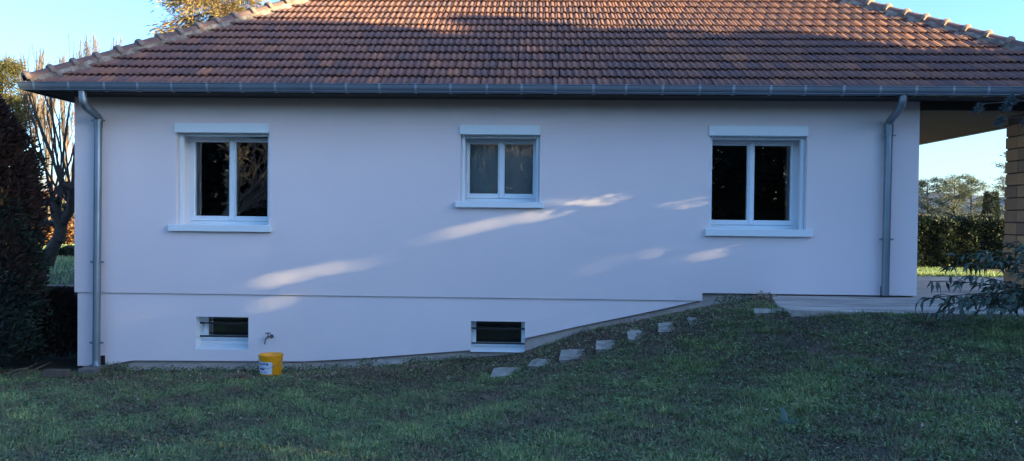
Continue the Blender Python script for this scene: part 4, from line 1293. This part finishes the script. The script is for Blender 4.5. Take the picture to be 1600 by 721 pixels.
# dead leaves and crumbs of earth, thick on the bank and wall foot
n1, n2 = 9000, 15000
xa1 = RNG.uniform(-1,1,n1); yy1 = -7.2 + 7.1*RNG.random(n1); xx1 = xa1*((yy1+10)*.7+.2) - .25
xx2 = RNG.uniform(-5.6, 3.3, n2); yy2 = -.55 + RNG.normal(0,.42,n2)
xx = np.concatenate([xx1, xx2]); yy = np.concatenate([yy1, yy2]); k = ~on_patio(xx, yy, .0) & (yy < .04); xx, yy = xx[k], yy[k]; n = len(xx)
P = np.stack([xx, yy, height(xx, yy) + RNG.uniform(.004,.03,n)], -1)
D = np.stack([RNG.normal(0,1,n), RNG.normal(0,1,n), RNG.normal(.1,.35,n)], -1)
lf = leaf_quads(P, D, RNG.uniform(.01,.05,n)*RNG.uniform(.5,1,n), RNG.uniform(.006,.022,n), RNG.random(n)**1.7, up=(0,0,1))
tag(link('leaf_litter', mesh_np('leaf_litter', *lf), M_dead), 'brown dead leaves and crumbs on lawn and bank', 'litter', kind='stuff')

# little stones along the bank
sv_, sf_ = [], []
ico = bmesh.new(); bmesh.ops.create_icosphere(ico, subdivisions=1, radius=1); iv = np.array([v.co[:] for v in ico.verts]); ifc = np.array([[v.index for v in f.verts] for f in ico.faces]); ico.free()
for i in range(420):
    x = random.uniform(-4.5, 3.2); y = -.3 + random.gauss(0,.28)
    if y > .0: continue
    r_ = random.uniform(.006,.024)*random.uniform(.6,1.1)
    s_ = np.array([r_*random.uniform(.8,1.5), r_*random.uniform(.8,1.4), r_*random.uniform(.5,.9)])
    sv_.append(iv*s_*RNG.uniform(.8,1.2,(len(iv),1)) + np.array([x, y, H(x, y)+r_*.3])); sf_.append(ifc + len(iv)*(len(sv_)-1))
tag(link('gravel', mesh_np('gravel', np.concatenate(sv_), np.concatenate(sf_)), M_stone), 'loose pale stones on the bare bank', 'gravel', kind='stuff')

# weeds along the wall foot
def weed(x, y, h, n, spread, tl, label, m=M_weed, tintf=.5):
    z0 = H(x, y)
    a = RNG.random(n)*2*math.pi; r = spread*np.sqrt(RNG.random(n)); t = RNG.random(n)
    P = np.stack([x + r*np.cos(a), y + r*np.sin(a)*.6, z0 + h*t*(1 - (r/spread)**2*.6)], -1)
    D = np.stack([np.cos(a), np.sin(a), RNG.uniform(-.1,1.2,n)], -1) + RNG.normal(0,.4,(n,3))
    lf = leaf_quads(P, D, RNG.uniform(.6,1.3,n)*tl, RNG.uniform(.4,.65,n)*tl, np.clip(RNG.normal(tintf,.25,n),0,1))
    t_ = thing('weed_clump', (x, y, z0), label, 'weed', 'weeds along the wall foot')
    sg = [((x,y,z0-.02), (x+random.gauss(0,spread*.5), y+random.gauss(0,spread*.3), z0+h*.8), .004, .002) for _ in range(6)]
    V, Fq = tube_np(sg, 4); link('stem', mesh_np('stem', V, Fq), M_wood, t_); link('leaves', mesh_np('leaves', *lf), m, t_)
random.seed(91)
WL = [(178,568,.14,260,.22,'leafy green weed clump right beside the left drain'),
      (225,566,.09,160,.20,'low weeds between left drain and left cellar window'),
      (262,568,.09,200,.24,'low weeds left of and below the left cellar window'),
      (330,570,.08,200,.26,'creeping weeds directly below the left cellar window'),
      (388,569,.11,240,.20,'dark weed clump just left of the yellow bucket'),
      (470,570,.10,260,.28,'dark weed clump just right of the yellow bucket'),
      (520,569,.09,240,.28,'dark low weeds midway between bucket and wall slab'),
      (575,566,.14,150,.14,'taller weed sprig just left of the flat wall slab'),
      (660,561,.08,200,.26,'weeds right of the flat wall slab'),
      (720,553,.07,170,.22,'weeds just left of the middle cellar window'),
      (1150,474,.11,220,.26,'grassy weed clump at the top of the bank under the wall')]
for px, py, h, n, sp, lab in WL:
    p = W(px, py, -.08 - random.random()*.08); weed(p.x, p.y, h, n, sp, .034, lab, tintf=.35)
p = G(372, 586, .02); weed(p.x, p.y, .10, 220, .16, .03, 'rusty dried weed clump in the grass left of the bucket', M_dead, .5)
p = W(1195, 473, -.1); weed(p.x, p.y, .10, 150, .16, .05, 'straw coloured dry tuft beside the patio corner', M_dead, .8)

# bulb with three broad leaves in the lawn
bp = G(1228, 668, .62); 
for _ in range(6): bp = G(1228, 668, H(bp.x, bp.y))
bt = thing('bulb_plant', bp, 'little plant with three broad blue green leaves in the right lawn', 'plant')
for (dx, dy, dz, L, wv) in ((-.02,.02,.10,.115,.048), (-.07,-.02,.035,.07,.045), (.10,.0,.035,.10,.035)):
    d = Vector((dx,dy,dz)).normalized(); s_ = d.cross(Vector((0,1,.2))).normalized(); nn_ = s_.cross(d)
    vs, fs = [], []
    for i in range(7):
        t = i/6; w_ = wv*.5*math.sin(math.pi*(.12+.88*t))**.7 if i < 6 else .002
        c = bp + d*L*t + Vector((0,0,-.25*L*t*t*(1 if dz < .05 else .1))) + Vector((0,0,.03))
        vs += [c - s_*w_ + nn_*w_*.3, c, c + s_*w_ + nn_*w_*.3]
    for i in range(6):
        for k in (0, 1): fs.append((i*3+k, i*3+k+1, (i+1)*3+k+1, (i+1)*3+k))
    m = MB(); m.add(vs, fs); m.build('leaf', M_bulb, bt, smooth=True)
print('tiles', single, 'joined', len(JV))
